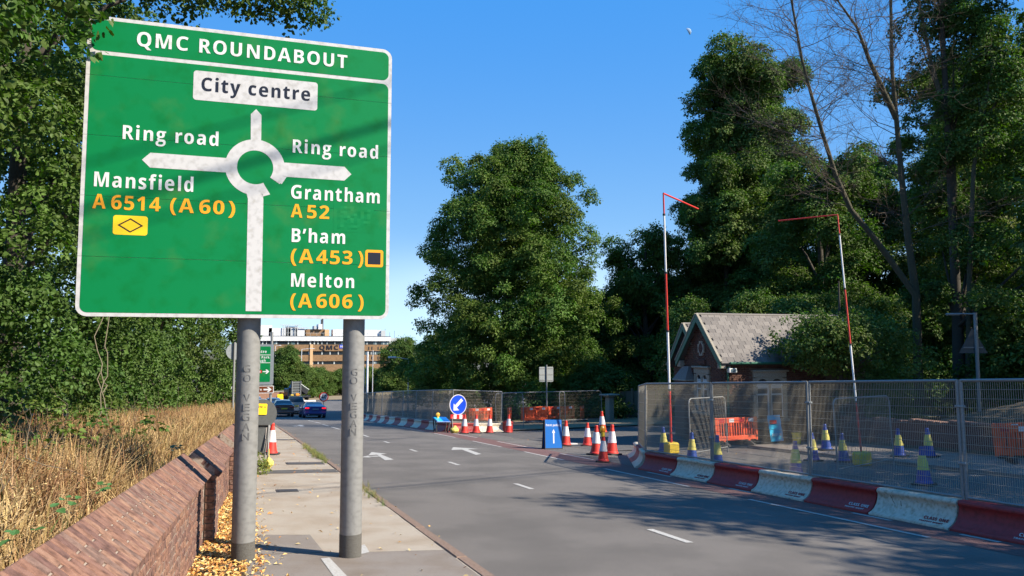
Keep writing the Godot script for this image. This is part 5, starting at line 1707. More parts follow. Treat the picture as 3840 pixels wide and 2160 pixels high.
# clumps on an envelope: prof = [[height fraction, radius], ...]
func envelope(base: Vector3, y0: float, y1: float, prof: Array, n: int, r0: float, r1: float, drift: Vector3, sd: int, inner := 0.25, stretch := Vector2(1, 1)) -> Array:
	var r := RandomNumberGenerator.new()
	r.seed = sd
	var res := []
	for i in n:
		var t := (i + r.randf()) / n
		var rad: float = prof[-1][1]
		for k in prof.size() - 1:
			if t >= prof[k][0] and t <= prof[k + 1][0]:
				rad = lerpf(prof[k][1], prof[k + 1][1], (t - prof[k][0]) / (prof[k + 1][0] - prof[k][0]))
		var a := i * 2.39996 + r.randf_range(-0.5, 0.5)
		var f := r.randf_range(0.70, 1.14) if r.randf() > inner else r.randf_range(0.1, 0.7)
		var cr := lerpf(r0, r1, pow(r.randf(), 1.5)) * clampf(0.5 + rad * 0.25, 0.5, 1.0)
		f *= maxf(0.0, (rad - cr * 0.6)) 
		if i % 3 == 0 and rad > 1.0:
			var fo := rad * r.randf_range(0.92, 1.06)
			res.append([base + drift * t + Vector3(cos(a + 0.6) * fo * stretch.x, lerpf(y0, y1, t) - base.y + r.randf_range(-0.3, 0.6), sin(a + 0.6) * fo * stretch.y), r0 * r.randf_range(0.45, 0.8)])
		res.append([base + drift * t + Vector3(cos(a) * f * stretch.x, lerpf(y0, y1, t) - base.y, sin(a) * f * stretch.y), cr])
	return res

# ragged crown: boughs that end in loose groups of small clumps
func boughs(base: Vector3, y0: float, y1: float, rad: float, n: int, cr: float, sd: int, top_narrow := 0.45) -> Array:
	var r := RandomNumberGenerator.new()
	r.seed = sd
	var res := []
	for i in n:
		var t := (i + r.randf()) / n
		var reach: float = rad * lerpf(1.0, top_narrow, pow(t, 1.6)) * r.randf_range(0.45, 1.12)
		var a := i * 2.39996 + r.randf_range(-0.6, 0.6)
		var c := base + Vector3(cos(a) * reach, lerpf(y0, y1, t) - base.y, sin(a) * reach)
		var spread := rad * r.randf_range(0.20, 0.36)
		for k in 7:
			var q := Vector3(r.randfn(), r.randfn() * 0.55, r.randfn()) * spread * 0.75
			res.append([c + q, cr * r.randf_range(0.55, 1.25)])
	return res

func trunk(o: Node3D, from: Vector3, to: Vector3, r: float, clumps: Array, limbs: int, mat_: Material) -> void:
	var inv := o.transform.affine_inverse()
	var path := []
	var radii := []
	for i in 7:
		var t := i / 6.0
		path.append(inv * (from.lerp(to, t) + Vector3(sin(t * 5.0 + from.x) * 0.12, 0, cos(t * 4.0 + from.z) * 0.12) * r * 3.0 * t))
		radii.append(r * (1.25 - 0.25 * minf(t * 6.0, 1.0)) * (1.0 - 0.8 * t))
	part(o, "trunk", Geo.new().tube(path, radii, 10, false), mat_)
	for i in limbs:
		var c: Vector3 = clumps[(i * 7) % clumps.size()][0]
		var t := clampf((c.y - from.y) / (to.y - from.y) - 0.22, 0.15, 0.85)
		var s := from.lerp(to, t)
		var m := s.lerp(c, 0.5) + Vector3(0, 0.25, 0)
		part(o, "limb", Geo.new().tube([inv * s, inv * m, inv * c], [r * 0.42 * (1.0 - t * 0.6), r * 0.26 * (1.0 - t * 0.5), r * 0.08], 6, false), mat_)

func leaf_tree(called: String, label: String, group: String, foot: Vector3, top: Vector3, r: float, clumps: Array, limbs: int, key: String, per: float, size: float, tint: Color, sd: int, cat := "tree", bark := "bark") -> Node3D:
	var o := thing(called, label, cat, spot(foot), group)
	trunk(o, foot + Vector3(0, -0.4, 0), top, r, clumps, limbs, M[bark])
	crown(o, clumps, cluster[key], M.leaf if key.begins_with("near") else M.leaf_far, per, size, tint, sd)
	return o

func trees() -> void:
	make_cluster("near", 16, 0.30, true, 11, 0.05)
	make_cluster("near_b", 18, 0.27, true, 12, 0.02)
	make_cluster("far", 34, 0.20, false, 13)
	make_cluster("far_big", 26, 0.26, false, 14)
	# --- the lime hedge on the left, over the wall
	var limes := [
		[-4.7, -7.6, 2.75, 11.0, "lime tree with dense low leaves left of the big sign"],
		[-4.4, -12.0, 2.75, 11.5, "leafy lime tree just behind the big sign's left half"],
		[-3.9, -17.0, 2.9, 12.5, "lime tree behind the sign whose top branch reaches over the road"],
		[-3.5, -22.5, 2.9, 11.0, "lime tree seen under the sign, in the middle of the hedge"],
		[-2.5, -29.0, 2.8, 10.0, "lime tree seen under the sign beside the left post"],
		[-1.7, -36.0, 2.9, 9.0, "farthest lime tree of the hedge, behind the left post"],
	]
	for i in limes.size():
		var l: Array = limes[i]
		var x: float = l[0]
		var z: float = l[1]
		var rad: float = l[2]
		var top: float = l[3]
		var gy := verge(x, z)
		var cl := envelope(Vector3(x, gy, z), gy + 0.45, gy + top, [[0.0, rad * 0.78], [0.12, rad * 0.92], [0.4, rad], [0.75, rad * 1.05], [0.92, rad * 0.85], [1.0, 0.8]], 60, 0.5, 1.15, Vector3.ZERO, 40 + i, 0.25, Vector2(1.0, 1.15))
		if i == 0:
			cl += [[Vector3(-1.36, 4.86, -7.82), 0.20], [Vector3(-1.32, 4.66, -7.84), 0.15], [Vector3(-1.40, 4.50, -7.84), 0.14], [Vector3(-1.55, 5.02, -7.80), 0.24], [Vector3(-1.85, 5.2, -7.8), 0.4], [Vector3(-2.3, 5.6, -7.8), 0.6]]
		if i == 1:
			cl += [[Vector3(-1.6, 8.2, -11.5), 0.9], [Vector3(-0.9, 8.0, -11.8), 0.8], [Vector3(-1.8, 9.2, -11.0), 1.0]]
		if i == 2:
			cl += [[Vector3(-0.6, 9.3, -15.6), 1.1], [Vector3(0.3, 9.2, -15.8), 0.95], [Vector3(1.0, 9.0, -16.0), 0.7], [Vector3(1.65, 8.9, -16.1), 0.42], [Vector3(0.8, 9.9, -16.2), 0.8], [Vector3(-0.2, 10.2, -16.0), 1.0], [Vector3(1.45, 9.5, -16.2), 0.5]]
		leaf_tree("lime_tree", l[4], "lime trees along the left wall", Vector3(x, gy, z), Vector3(x, gy + top * 0.9, z), 0.24, cl, 10, "near", 165.0 if i < 3 else 110.0, 0.25 if i < 3 else 0.31, Color(0.088, 0.158, 0.035), 60 + i)
	# small sprigs hanging behind the second sign
	# --- the big lime across the side road
	var fa := on_road(19.8, -55.1)
	var prof_a := [[0.0, 6.0], [0.15, 6.8], [0.4, 6.9], [0.6, 6.4], [0.75, 5.4], [0.88, 3.9], [1.0, 1.5]]
	var cl_a := envelope(fa, fa.y + 1.6, 17.2, prof_a, 170, 0.9, 2.0, Vector3(1.6, 0, 0), 81, 0.32)
	cl_a += boughs(fa + Vector3(0.8, 0, 0), fa.y + 2.0, 16.2, 6.9, 26, 0.9, 83, 0.42)
	leaf_tree("large_lime_tree", "big rounded lime tree in full leaf standing across the side road", "", fa, fa + Vector3(1.4, 18.0, 0), 0.55, cl_a, 18, "far", 36.0, 0.72, Color(0.100, 0.172, 0.033), 82)
	# --- dark trees behind the works
	var group_b := "trees of the park on the right"
	var specs := [
		# x, z, top, radius, boughs, clump radius, narrowing, leaves per clump, leaf group size, tint, label
		[33.2, -55.5, 11.6, 4.2, 20, 1.0, 0.5, 34.0, 0.8, Color(0.094, 0.156, 0.036), "dark chestnut between the big lime and the tall tree"],
		[38.5, -51.5, 15.0, 4.2, 20, 1.0, 0.5, 34.0, 0.8, Color(0.094, 0.156, 0.036), "dark tree behind the left height pole"],
		[41.9, -53.6, 27.6, 5.8, 58, 1.25, 0.42, 32.0, 0.85, Color(0.094, 0.156, 0.036), "tallest leafy tree, standing against the sky behind the lodge"],
		[46.5, -54.0, 18.5, 5.0, 24, 1.0, 0.5, 26.0, 0.85, Color(0.094, 0.156, 0.036), "thin leafy tree with sky showing through behind the bare tree"],
		[50.0, -47.0, 18.5, 5.2, 30, 1.0, 0.5, 24.0, 0.85, Color(0.094, 0.156, 0.036), "leafy tree behind the upright trunk of the bare tree"],
		[45.0, -44.5, 16.0, 4.6, 22, 0.9, 0.5, 26.0, 0.8, Color(0.094, 0.156, 0.036), "lacy leafy tree between the tall tree and the bare tree"],
		[47.0, -36.5, 16.0, 4.4, 28, 0.95, 0.5, 26.0, 0.8, Color(0.13, 0.155, 0.034), "yellowish green tree behind the right-hand trunks"],
		[36.2, -38.6, 14.5, 3.8, 28, 0.95, 0.5, 30.0, 0.75, Color(0.094, 0.156, 0.036), "leafy tree behind the lodge, left of the leaning bare stem"],
		[53.0, -40.0, 24.0, 5.0, 34, 1.0, 0.5, 26.0, 0.85, Color(0.094, 0.156, 0.036), "leafy tree behind the ivy-clad one at the right edge"],
	]
	for i in specs.size():
		var s: Array = specs[i]
		var f := on_road(s[0], s[1])
		var cl := boughs(f, f.y + 2.0, s[2] - 0.9, s[3], s[4], s[5], 90 + i, s[6])
		leaf_tree("park_tree", s[10], group_b, f, Vector3(s[0], s[2] * 0.92, s[1]), 0.36, cl, 22, "far", s[7], s[8], s[9], 110 + i)
	# --- the edge of the wood behind them, low and leafy to the ground
	var edge := [
		[31.8, -62.8, 6.0, "shaded wood-edge tree left end, beside the big lime"],
		[37.6, -64.9, 7.0, "shaded wood-edge tree second from the left"],
		[39.3, -60.0, 8.0, "shaded wood-edge tree third, behind the dark chestnut"],
		[45.5, -61.9, 9.5, "shaded wood-edge tree behind the left height pole"],
		[46.8, -57.1, 9.0, "shaded wood-edge tree behind the lodge gable"],
		[53.4, -58.9, 9.0, "shaded wood-edge tree behind the lodge ridge"],
		[54.3, -54.3, 8.0, "shaded wood-edge tree right of the lodge ridge"],
		[61.3, -55.9, 7.5, "shaded wood-edge tree behind the leaning bare stem"],
		[61.7, -51.5, 8.5, "shaded wood-edge tree behind the upright bare stem"],
		[69.2, -52.9, 10.0, "shaded wood-edge tree behind the right-hand trunks"],
		[69.2, -48.6, 11.0, "shaded wood-edge tree at the right edge"],
	]
	for i in edge.size():
		var e: Array = edge[i]
		var f := on_road(e[0], e[1])
		var cl := boughs(f, f.y + 0.8, e[2], 3.6, 16, 1.25, 330 + i, 0.6)
		leaf_tree("wood_edge_tree", e[3], "trees at the edge of the wood", f, Vector3(e[0], e[2] * 0.9, e[1]), 0.25, cl, 8, "far_big", 20.0, 1.05, Color(0.094, 0.156, 0.036), 350 + i)
	# --- right edge: tall dark tree with ivy, trunks with crowns
	var f2 := on_road(32.8, -26.2) + Vector3(0, 1.2, 0)
	var cl2 := boughs(f2 + Vector3(3.0, 0, 0.6), 2.6, 24.0, 3.7, 46, 0.85, 131, 0.85)
	leaf_tree("park_tree", "dark ivy-clad tree filling the top right corner of the picture", group_b, f2, f2 + Vector3(0, 26, 0), 0.26, cl2, 14, "far", 40.0, 0.6, Color(0.094, 0.156, 0.036), 132)
	trunks()
	# --- dark understorey
	var under := [[28.6, -58.0, 5.5], [25.4, -49.5, 3.4], [27.3, -40.0, 7.0], [30.0, -37.5, 7.4], [32.6, -36.0, 7.0], [35.0, -34.8, 7.6], [37.4, -33.8, 6.8], [39.6, -32.8, 7.2], [42.0, -31.5, 7.4], [26.0, -29.5, 5.6], [28.6, -28.6, 5.2], [33.4, -23.4, 4.6], [35.6, -24.6, 5.0]]
	for i in under.size():
		var u: Array = under[i]
		var f := on_road(u[0], u[1]) + Vector3(0, 0.3, 0)
		var cl := envelope(f, f.y + 0.4, f.y + u[2], [[0.0, 2.0], [0.4, 2.5], [0.8, 1.9], [1.0, 0.8]], 34, 0.8, 1.3, Vector3.ZERO, 140 + i, 0.15)
		leaf_tree("holly_bush", ["dark bush in the gap between the big lime and the dark tree", "dark bush under the trees beside the timber fence", "dark bush left behind the lodge roof", "dark bush directly behind the lodge ridge", "dark bush behind the right half of the lodge", "dark bush between lodge and leaning trunk", "dark bush at the foot of the leaning bare trunk", "dark bush behind the upright bare trunk", "dark bush behind the right-hand trunk", "dark bush against the lodge's rear corner", "dark bush right of the lodge behind the fence", "dark bush left of the shaded triangular sign", "dark bush right of the shaded triangular sign"][i], "bushes of the park", f, f + Vector3(0, u[2] * 0.8, 0), 0.14, cl, 5, "far", 34.0, 0.65, Color(0.094, 0.156, 0.036), 160 + i, "bush")
	# the tree that hangs over the lodge roof
	var f3 := on_road(21.9, -22.4) + Vector3(0, 0.1, 0)
	var cl3 := envelope(Vector3(21.2, 0, -22.3), 1.2, 2.8, [[0.0, 1.7], [0.5, 2.1], [1.0, 1.3]], 36, 0.5, 0.9, Vector3.ZERO, 181, 0.2)
	cl3 += [[Vector3(22.5, 0.3, -22.0), 1.2], [Vector3(23.4, -0.2, -21.8), 1.2], [Vector3(24.0, 1.2, -21.6), 1.3], [Vector3(23.3, 2.2, -21.8), 1.3]]
	leaf_tree("elder_tree", "small dark tree hanging over the right half of the lodge roof", "", f3, Vector3(21.7, 4.2, -22.3), 0.13, cl3, 9, "far", 44.0, 0.46, Color(0.094, 0.156, 0.036), 182)
	# --- trees to the right of and behind the camera: only their shade falls into the picture
	var shade := [[21.0, -0.5, 14.5, 3.4, "street tree right of the camera whose shade dapples the road"], [25.0, -5.0, 15.0, 3.8, "park tree right of the picture shading the closed lane"], [28.9, -17.2, 10.3, 2.5, "park tree beyond the right edge shading the works"], [23.0, 6.0, 15.5, 3.6, "street tree behind the camera on the right shading the near road"], [39.0, -14.0, 18.0, 4.4, "tall park tree beyond the right edge shading the bushes"], [45.0, -22.0, 19.0, 4.6, "far park tree beyond the right edge of the picture"], [32.0, -4.0, 16.0, 4.2, "park tree well to the right of the camera"]]
	for i in shade.size():
		var s: Array = shade[i]
		var f := on_road(s[0], s[1])
		var cl := envelope(f, f.y + 5.0, s[2] - 1.0, [[0.0, s[3] * 0.7], [0.35, s[3]], [0.7, s[3] * 0.9], [1.0, 0.9]], 46, 0.8, 1.4, Vector3.ZERO, 200 + i, 0.2)
		leaf_tree("shade_tree", s[4], "trees along the park to the right of the camera", f, Vector3(s[0], s[2] * 0.85, s[1]), 0.3, cl, 10, "far_big", 9.0 if i in [0, 3] else 15.0, 0.9, Color(0.094, 0.156, 0.036), 220 + i)
	# --- trees before the hospital
	var far := [[9.0, -128.0, 7.6, 3.6, "round green tree left of the hospital, behind the second sign"], [12.6, -134.0, 4.4, 3.0, "bushy tree before the hospital beside the left one"], [16.5, -150.0, 4.3, 3.8, "bushy tree in the middle before the hospital"], [21.5, -153.0, 4.2, 3.8, "bushy tree before the hospital left of the right post"], [26.5, -150.0, 4.4, 3.8, "bushy tree before the hospital behind the right post"], [31.0, -146.0, 5.0, 4.0, "bushy tree before the hospital right of the right post"], [24.0, -108.0, 7.8, 3.6, "darker round tree right of the hospital by the lamp columns"], [26.6, -97.0, 8.4, 3.6, "dark tree between the hospital and the big lime"], [5.0, -130.0, 4.0, 3.4, "low tree under the second sign, behind the brick wall"], [0.5, -118.0, 6.0, 3.2, "low tree far behind the left post"], [36.0, -140.0, 6.2, 4.2, "tree far behind the lamp columns"]]
	for i in far.size():
		var s: Array = far[i]
		var f := on_road(s[0], s[1])
		var cl := envelope(f, f.y + 0.9, f.y + s[2] + 0.8, [[0.0, s[3] * 0.9], [0.4, s[3]], [0.75, s[3] * 0.8], [1.0, 0.9]], 40, 0.9, 1.5, Vector3.ZERO, 240 + i, 0.1)
		leaf_tree("far_tree", s[4], "trees before the hospital", f, f + Vector3(0, s[2] * 0.8, 0), 0.18, cl, 4, "far", 34.0, 0.85, Color(0.085, 0.145, 0.03), 260 + i)

func v3(a: Array) -> Array:
	return a.map(func(p): return Vector3(p[0], p[1], p[2]))

func bare_twigs(g: Geo, r: RandomNumberGenerator, at: Vector3, dir: Vector3, length: float, rad: float, depth: int) -> void:
	var n := 4
	var p := at
	var d := dir
	var path := [p]
	var radii := [rad]
	for i in n:
		d = (d + Vector3(r.randfn(), r.randfn() * 0.6, r.randfn()) * 0.22 + Vector3(0, 0.05, 0)).normalized()
		p += d * length / n
		path.append(p)
		radii.append(rad * (1.0 - 0.8 * (i + 1.0) / n))
		if depth > 0:
			for k in 2:
				var s := (d + Vector3(r.randfn(), r.randfn() * 0.7, r.randfn()) * 0.75).normalized()
				bare_twigs(g, r, p, s, length * r.randf_range(0.35, 0.6), rad * 0.5, depth - 1)
	g.tube(path, radii, 4 if depth else 3, false)

func trunks() -> void:
	var a := v3([[31.12, -0.92, -27.05], [30.66, 4.08, -26.56], [28.73, 6.58, -26.85], [27.28, 8.14, -27.03], [26.42, 9.67, -26.99], [25.65, 11.48, -26.89], [24.98, 13.09, -26.77], [24.33, 14.76, -26.64], [23.63, 17.46, -26.44], [23.24, 19.51, -26.18]])
	var b := v3([[31.12, -1.5, -27.05], [30.85, 4.10, -26.73], [30.40, 6.95, -26.66], [30.03, 9.87, -26.56], [29.73, 12.61, -26.45], [29.47, 14.93, -26.35], [29.32, 18.28, -26.13], [29.19, 21.13, -25.94]])
	var b2 := v3([[29.73, 12.61, -26.45], [28.19, 15.22, -26.45], [27.33, 16.68, -26.30], [25.91, 18.19, -26.35]])
	var f := Vector3(31.12, -1.2, -27.05)
	var o := thing("bare_tree", "leafless tree with two grey stems, one leaning left over the lodge", "tree", spot(f))
	var inv := Transform3D(Basis(), -f)
	var taper := func(n: int, r0: float, r1: float): return range(n).map(func(i): return lerpf(r0, r1, pow(i / (n - 1.0), 0.8)))
	part(o, "leaning_stem", Geo.new().tube(a.map(func(p): return inv * p), taper.call(a.size(), 0.18, 0.035), 10), M.bark_green)
	part(o, "stem", Geo.new().tube(b.map(func(p): return inv * p), taper.call(b.size(), 0.22, 0.045), 10), M.bark_green)
	part(o, "branch", Geo.new().tube(b2.map(func(p): return inv * p), taper.call(b2.size(), 0.14, 0.03), 8), M.bark_green)
	var r := RandomNumberGenerator.new()
	r.seed = 31
	var g := Geo.new()
	for stem in [[a, 4], [b, 3], [b2, 1]]:
		var path: Array = stem[0]
		for i in range(stem[1], path.size()):
			for k in 8:
				var an := r.randf() * TAU
				var d := Vector3(cos(an) * 1.1 - 0.35, r.randf_range(0.1, 0.8), sin(an) * 0.8).normalized()
				bare_twigs(g, r, inv * (path[i].lerp(path[i - 1], r.randf())), d, r.randf_range(2.0, 4.2), 0.022, 2)
	part(o, "twigs", g, M.twig).set_meta("kind", "stuff")
	for k in [
		["right of the leaning bare tree, trunk rising straight from the bushes", [[33.82, -1.0, -27.11], [33.59, 3.97, -26.78], [33.29, 9.38, -26.44], [33.16, 12.07, -26.26], [32.09, 15.61, -26.37], [31.42, 18.74, -26.37], [31.15, 21.08, -26.27]], 0.19, [[33.0, 16.0, -27.0, 1.3], [34.2, 14.0, -26.6, 1.2], [31.6, 17.6, -26.8, 1.1], [32.6, 19.5, -26.5, 1.4], [33.6, 18.2, -26.2, 1.3], [34.6, 12.6, -26.4, 0.9], [34.4, 16.4, -26.0, 1.3]]],
		["rightmost slim trunk, bending right under the dark ivy tree", [[32.40, -0.67, -25.47], [32.29, 5.03, -25.03], [32.33, 9.94, -24.61], [32.63, 12.11, -24.31], [33.07, 15.04, -23.90]], 0.14, [[33.2, 15.2, -24.0, 1.2], [32.6, 13.4, -24.4, 0.8], [33.6, 13.8, -23.6, 1.0], [33.0, 10.6, -24.6, 0.7]]],
	]:
		var path := v3(k[1])
		var t := thing("slim_tree", "slim park tree " + k[0], "tree", spot(path[0]), "slim trees beside the bare tree")
		var inv2 := Transform3D(Basis(), -path[0])
		part(t, "trunk", Geo.new().tube(path.map(func(p): return inv2 * p), taper.call(path.size(), k[2], 0.05), 10), M.bark_green)
		var cl: Array = k[3].map(func(c): return [Vector3(c[0], c[1], c[2]), c[3]])
		for c in cl:
			part(t, "limb", Geo.new().tube([inv2 * path[mini(3, path.size() - 2)], inv2 * c[0]], [0.07, 0.02], 5, false), M.bark_green)
		crown(t, cl, cluster["far"], M.leaf_far, 36.0, 0.6, Color(0.094, 0.156, 0.036), 301)

# ---------------------------------------------------------------- grass, ivy, fallen leaves
func low_plants() -> void:
	var r := RandomNumberGenerator.new()
	r.seed = 55
	# tufts of dry grass
	var tufts := []
	for v in 3:
		var g := Geo.new()
		for i in 20:
			var a := r.randf() * TAU
			var lean := r.randf_range(0.05, 0.75)
			var h := r.randf_range(0.35, 1.0)
			var w := r.randf_range(0.004, 0.008)
			var p0 := Vector3(r.randfn() * 0.07, 0, r.randfn() * 0.07)
			var d := Vector3(cos(a), 0, sin(a))
			var p1 := p0 + d * lean * 0.25 * h + Vector3(0, 0.55 * h, 0)
			var p2 := p0 + d * lean * 0.8 * h + Vector3(0, (0.95 - lean * 0.3) * h, 0)
			var s := d.cross(Vector3.UP) * w
			var k := r.randf_range(0.6, 1.2)
			g.col = Color(k, k * r.randf_range(0.9, 1.02), k * r.randf_range(0.7, 1.0))
			g.quad(p0 - s, p0 + s, p1 + s, p1 - s, d)
			g.tri(p1 - s, p1 + s, p2, d)
			if i % 3 == 0:
				for q in 5:
					var c := p2.lerp(p1, q * 0.07)
					g.tri(c, c + Vector3(r.randfn(), r.randf(), r.randfn()) * 0.009, c + Vector3(r.randfn(), 0.6, r.randfn()) * 0.010)
		tufts.append(g.mesh())
	var patch := FastNoiseLite.new()
	patch.seed = 3
	patch.frequency = 0.012
	var sets := [[], [], []]
	var cs := [[], [], []]
	for i in 11000:
		var z := -2.0 - 38.0 * pow(r.randf(), 1.35)
		var x := wall_x(z) - 0.40 - r.randf() * (2.3 + 0.02 * z)
		var k := i % 3
		var s := r.randf_range(0.45, 1.0) * (0.72 if x > wall_x(z) - 0.7 else 1.0)
		sets[k].append(Transform3D(Basis(Vector3.UP, r.randf() * TAU).scaled(Vector3(1.1, 1.0, 1.1) * s), Vector3(x, verge(x, z) - 0.03, z)))
		var dead := clampf(patch.get_noise_2d(x * 40.0, z * 40.0) * 1.6 + 0.35 + 0.3 * r.randfn() + (0.35 if x < wall_x(z) - 1.4 else 0.0), 0.0, 1.0)
		var c := Color(0.50, 0.365, 0.18).lerp(Color(0.27, 0.14, 0.065), dead)
		if r.randf() < 0.03: c = Color(0.10, 0.15, 0.04)
		cs[k].append(c)
	for k in 3:
		tag(multi(self, "dry_grass", tufts[k], M.straw, sets[k], cs[k]), ["tall dry straw-coloured grass filling the strip behind the brick wall", "bent dry grass mixed through the strip behind the brick wall", "seeding dry grass mixed through the strip behind the brick wall"][k], "dry grass", "", "stuff")
	# dry stems of dead flowers standing in the grass
	var g := Geo.new()
	for i in 160:
		var z := -3.0 - 20.0 * pow(r.randf(), 1.3)
		var x := wall_x(z) - 0.8 - r.randf() * 2.0
		var p := Vector3(x, verge(x, z), z)
		bare_twigs(g, r, p, Vector3(r.randfn() * 0.25, 1, r.randfn() * 0.25).normalized(), r.randf_range(0.5, 0.95), 0.006, 1 if i % 2 else 0)
	var ds := structure("dead_stems", g, M.old_wood)
	tag(ds, "dead brown flower stems standing in the dry grass", "dead stems", "", "stuff")
	# bramble sprays growing through the grass
	for k in [[-1.75, -8.2, 0.5, "green bramble spray in the grass below the sign's left edge"], [-1.2, -10.8, 0.45, "green leaves trailing over the wall top by the first pier"], [-2.2, -12.5, 0.7, "green shoots at the foot of the lime hedge"], [-1.9, -18.0, 0.6, "green shoots in the grass farther along the wall"]]:
		var o := thing("bramble", k[3], "plant", spot(Vector3(k[0], verge(k[0], k[1]), k[1])), "green shoots in the dry grass")
		var cl := [[Vector3(k[0], verge(k[0], k[1]) + 0.55, k[1]), k[2] * 0.6], [Vector3(k[0] + 0.3, verge(k[0], k[1]) + 0.7, k[1] - 0.2), k[2] * 0.5], [Vector3(k[0] - 0.3, verge(k[0], k[1]) + 0.8, k[1] + 0.1), k[2] * 0.55]]
		for c in cl:
			part(o, "stem", Geo.new().tube([Vector3.ZERO, o.transform.affine_inverse() * c[0]], [0.008, 0.004], 4, false), M.twig)
		crown(o, cl, cluster["near_b"], M.leaf, 90.0, 0.22, Color(0.10, 0.17, 0.035), 401)
	# bare creeper stems hanging in front of the hedge
	var vn := thing("hanging_creeper", "pale bare creeper stems hanging down in front of the lime hedge under the sign", "creeper", spot(Vector3(-1.68, 0.51, -11.03)))
	var vi := vn.transform.affine_inverse()
	for p in [
		[[-1.55, 2.40, -11.79], [-1.63, 2.07, -11.75], [-1.71, 1.84, -11.70], [-1.65, 1.64, -11.60], [-1.57, 1.47, -11.49], [-1.57, 1.36, -11.40], [-1.52, 1.23, -11.30], [-1.54, 1.08, -11.22], [-1.51, 0.84, -11.13], [-1.60, 0.64, -11.09], [-1.68, 0.30, -11.03]],
		[[-1.54, 2.33, -11.79], [-1.55, 2.04, -11.74], [-1.58, 1.71, -11.71], [-1.53, 1.61, -11.62], [-1.51, 1.30, -11.56], [-1.55, 1.22, -11.51], [-1.49, 1.18, -11.41], [-1.53, 1.09, -11.36]],
		[[-1.60, 1.35, -11.58], [-1.63, 1.26, -11.54], [-1.57, 1.13, -11.48], [-1.52, 1.00, -11.41], [-1.46, 0.72, -11.34]],
	]:
		part(vn, "stem", Geo.new().tube(v3(p).map(func(q): return vi * q), 0.0075, 6, false), M.creeper)
	# ivy along the back of the coping
	for k in [[-3.9, 7, "few ivy leaves creeping over the wall top at the lower left"], [-4.9, 8, "ivy leaves creeping over the middle of the wall top"], [-5.8, 7, "ivy leaves on the wall top farther along"], [-9.3, 22, "thick ivy sprig on the wall top in front of the first pier"]]:
		var z0: float = k[0]
		var y0: float = pave(wall_x(z0), z0) + 1.0
		var o := thing("ivy", k[2], "plant", spot(Vector3(wall_x(z0) - 0.33, y0, z0)), "ivy on the wall top")
		for i in k[1]:
			var lf := Geo.new()
			leaf_shape(lf, Vector3.ZERO, Basis(), r.randf_range(0.035, 0.065), true)
			var zz := r.randf_range(-0.30, 0.30)
			part(o, "leaf", lf, M.ivy_leaf, Transform3D(Basis.from_euler(Vector3(r.randf_range(-0.4, 0.3), r.randf() * TAU, r.randf_range(-0.4, 0.4))), Vector3(r.randf_range(-0.08, 0.05), 0.01 + zz * S + r.randf_range(0.0, 0.06), zz)))
	# fallen leaves in the strip between wall and pavement, and scattered on the paving
	var lf := Geo.new()
	lf.tri(Vector3(0, 0, -0.5), Vector3(-0.24, 0.12, 0), Vector3(0, 0.0, 0.5), Vector3.UP)
	lf.tri(Vector3(0, 0, -0.5), Vector3(0.24, 0.14, 0), Vector3(0, 0.0, 0.5), Vector3.UP)
	var lm := lf.mesh()
	var xfs := []
	var cols := []
	var tones := [Color(0.62, 0.34, 0.08), Color(0.50, 0.22, 0.05), Color(0.70, 0.46, 0.15), Color(0.36, 0.15, 0.05), Color(0.66, 0.52, 0.24)]
	for i in 13000:
		var z := -4.6 - 22.0 * pow(r.randf(), 1.7)
		var u := r.randf()
		var x := lerpf(wall_x(z), 0.30, u)
		if u > 0.88: x += absf(r.randfn()) * 0.12
		var b := Basis.from_euler(Vector3(r.randfn() * 0.45, r.randf() * TAU, r.randfn() * 0.45)).scaled_local(Vector3.ONE * r.randf_range(0.03, 0.062))
		xfs.append(Transform3D(b, Vector3(x, pave(x, z) + 0.008 + r.randf() * 0.03 * (1.0 - u * 0.5), z)))
		cols.append(tones[r.randi() % 5] * r.randf_range(0.75, 1.1))
	tag(multi(self, "fallen_leaves", lm, M.litter, xfs, cols), "orange and yellow fallen leaves heaped at the foot of the brick wall", "fallen leaves", "", "stuff")
	xfs = []
	cols = []
	for i in 900:
		var z := -5.0 - 38.0 * r.randf()
		var x := 0.3 + 2.0 * r.randf()
		var h := pave(x, z)
		if i % 3 == 0:
			x = 2.44 + absf(r.randfn()) * 0.08
			h = road(x, z)
		elif i % 3 == 1:
			x = 10.3 + r.randf() * 8.0
			z = -8.0 - r.randf() * 30.0
			if z > -18.0 and x < 10.9: x += 0.8
			h = road(x, z) + (0.1 if x > 17.6 and z > -22.6 else 0.006)
		var b := Basis.from_euler(Vector3(r.randfn() * 0.3, r.randf() * TAU, r.randfn() * 0.3)).scaled_local(Vector3.ONE * r.randf_range(0.03, 0.07))
		xfs.append(Transform3D(b, Vector3(x, h + 0.012, z)))
		cols.append(tones[r.randi() % 5] * r.randf_range(0.6, 1.0))
	tag(multi(self, "scattered_leaves", lm, M.litter, xfs, cols), "single dry leaves scattered over pavement, gutter and works", "fallen leaves", "", "stuff")
	# weeds in the kerb joint
	xfs = []
	cols = []
	for i in 260:
		var z: float = [-13.0, -19.5, -20.5, -21.4, -23.0, -41.0][r.randi() % 6] + r.randfn() * 0.7
		var x := 2.28 + r.randfn() * 0.05
		xfs.append(Transform3D(Basis(Vector3.UP, r.randf() * TAU).scaled(Vector3(1.2, 1, 1.2) * r.randf_range(0.08, 0.2)), Vector3(x, pave(x, z), z)))
		cols.append(Color(0.10, 0.19, 0.04).lerp(Color(0.30, 0.26, 0.1), r.randf()))
	tag(multi(self, "kerb_weeds", tufts[0], M.straw, xfs, cols), "small green and dry weeds growing along the kerb", "weeds", "", "stuff")
	# clump of weeds at the foot of the grey frame sign
	var wd := thing("weed_clump", "clump of yellow-green weeds between the frame sign and the wall", "plant", spot(on_pave(0.55, -16.4)))
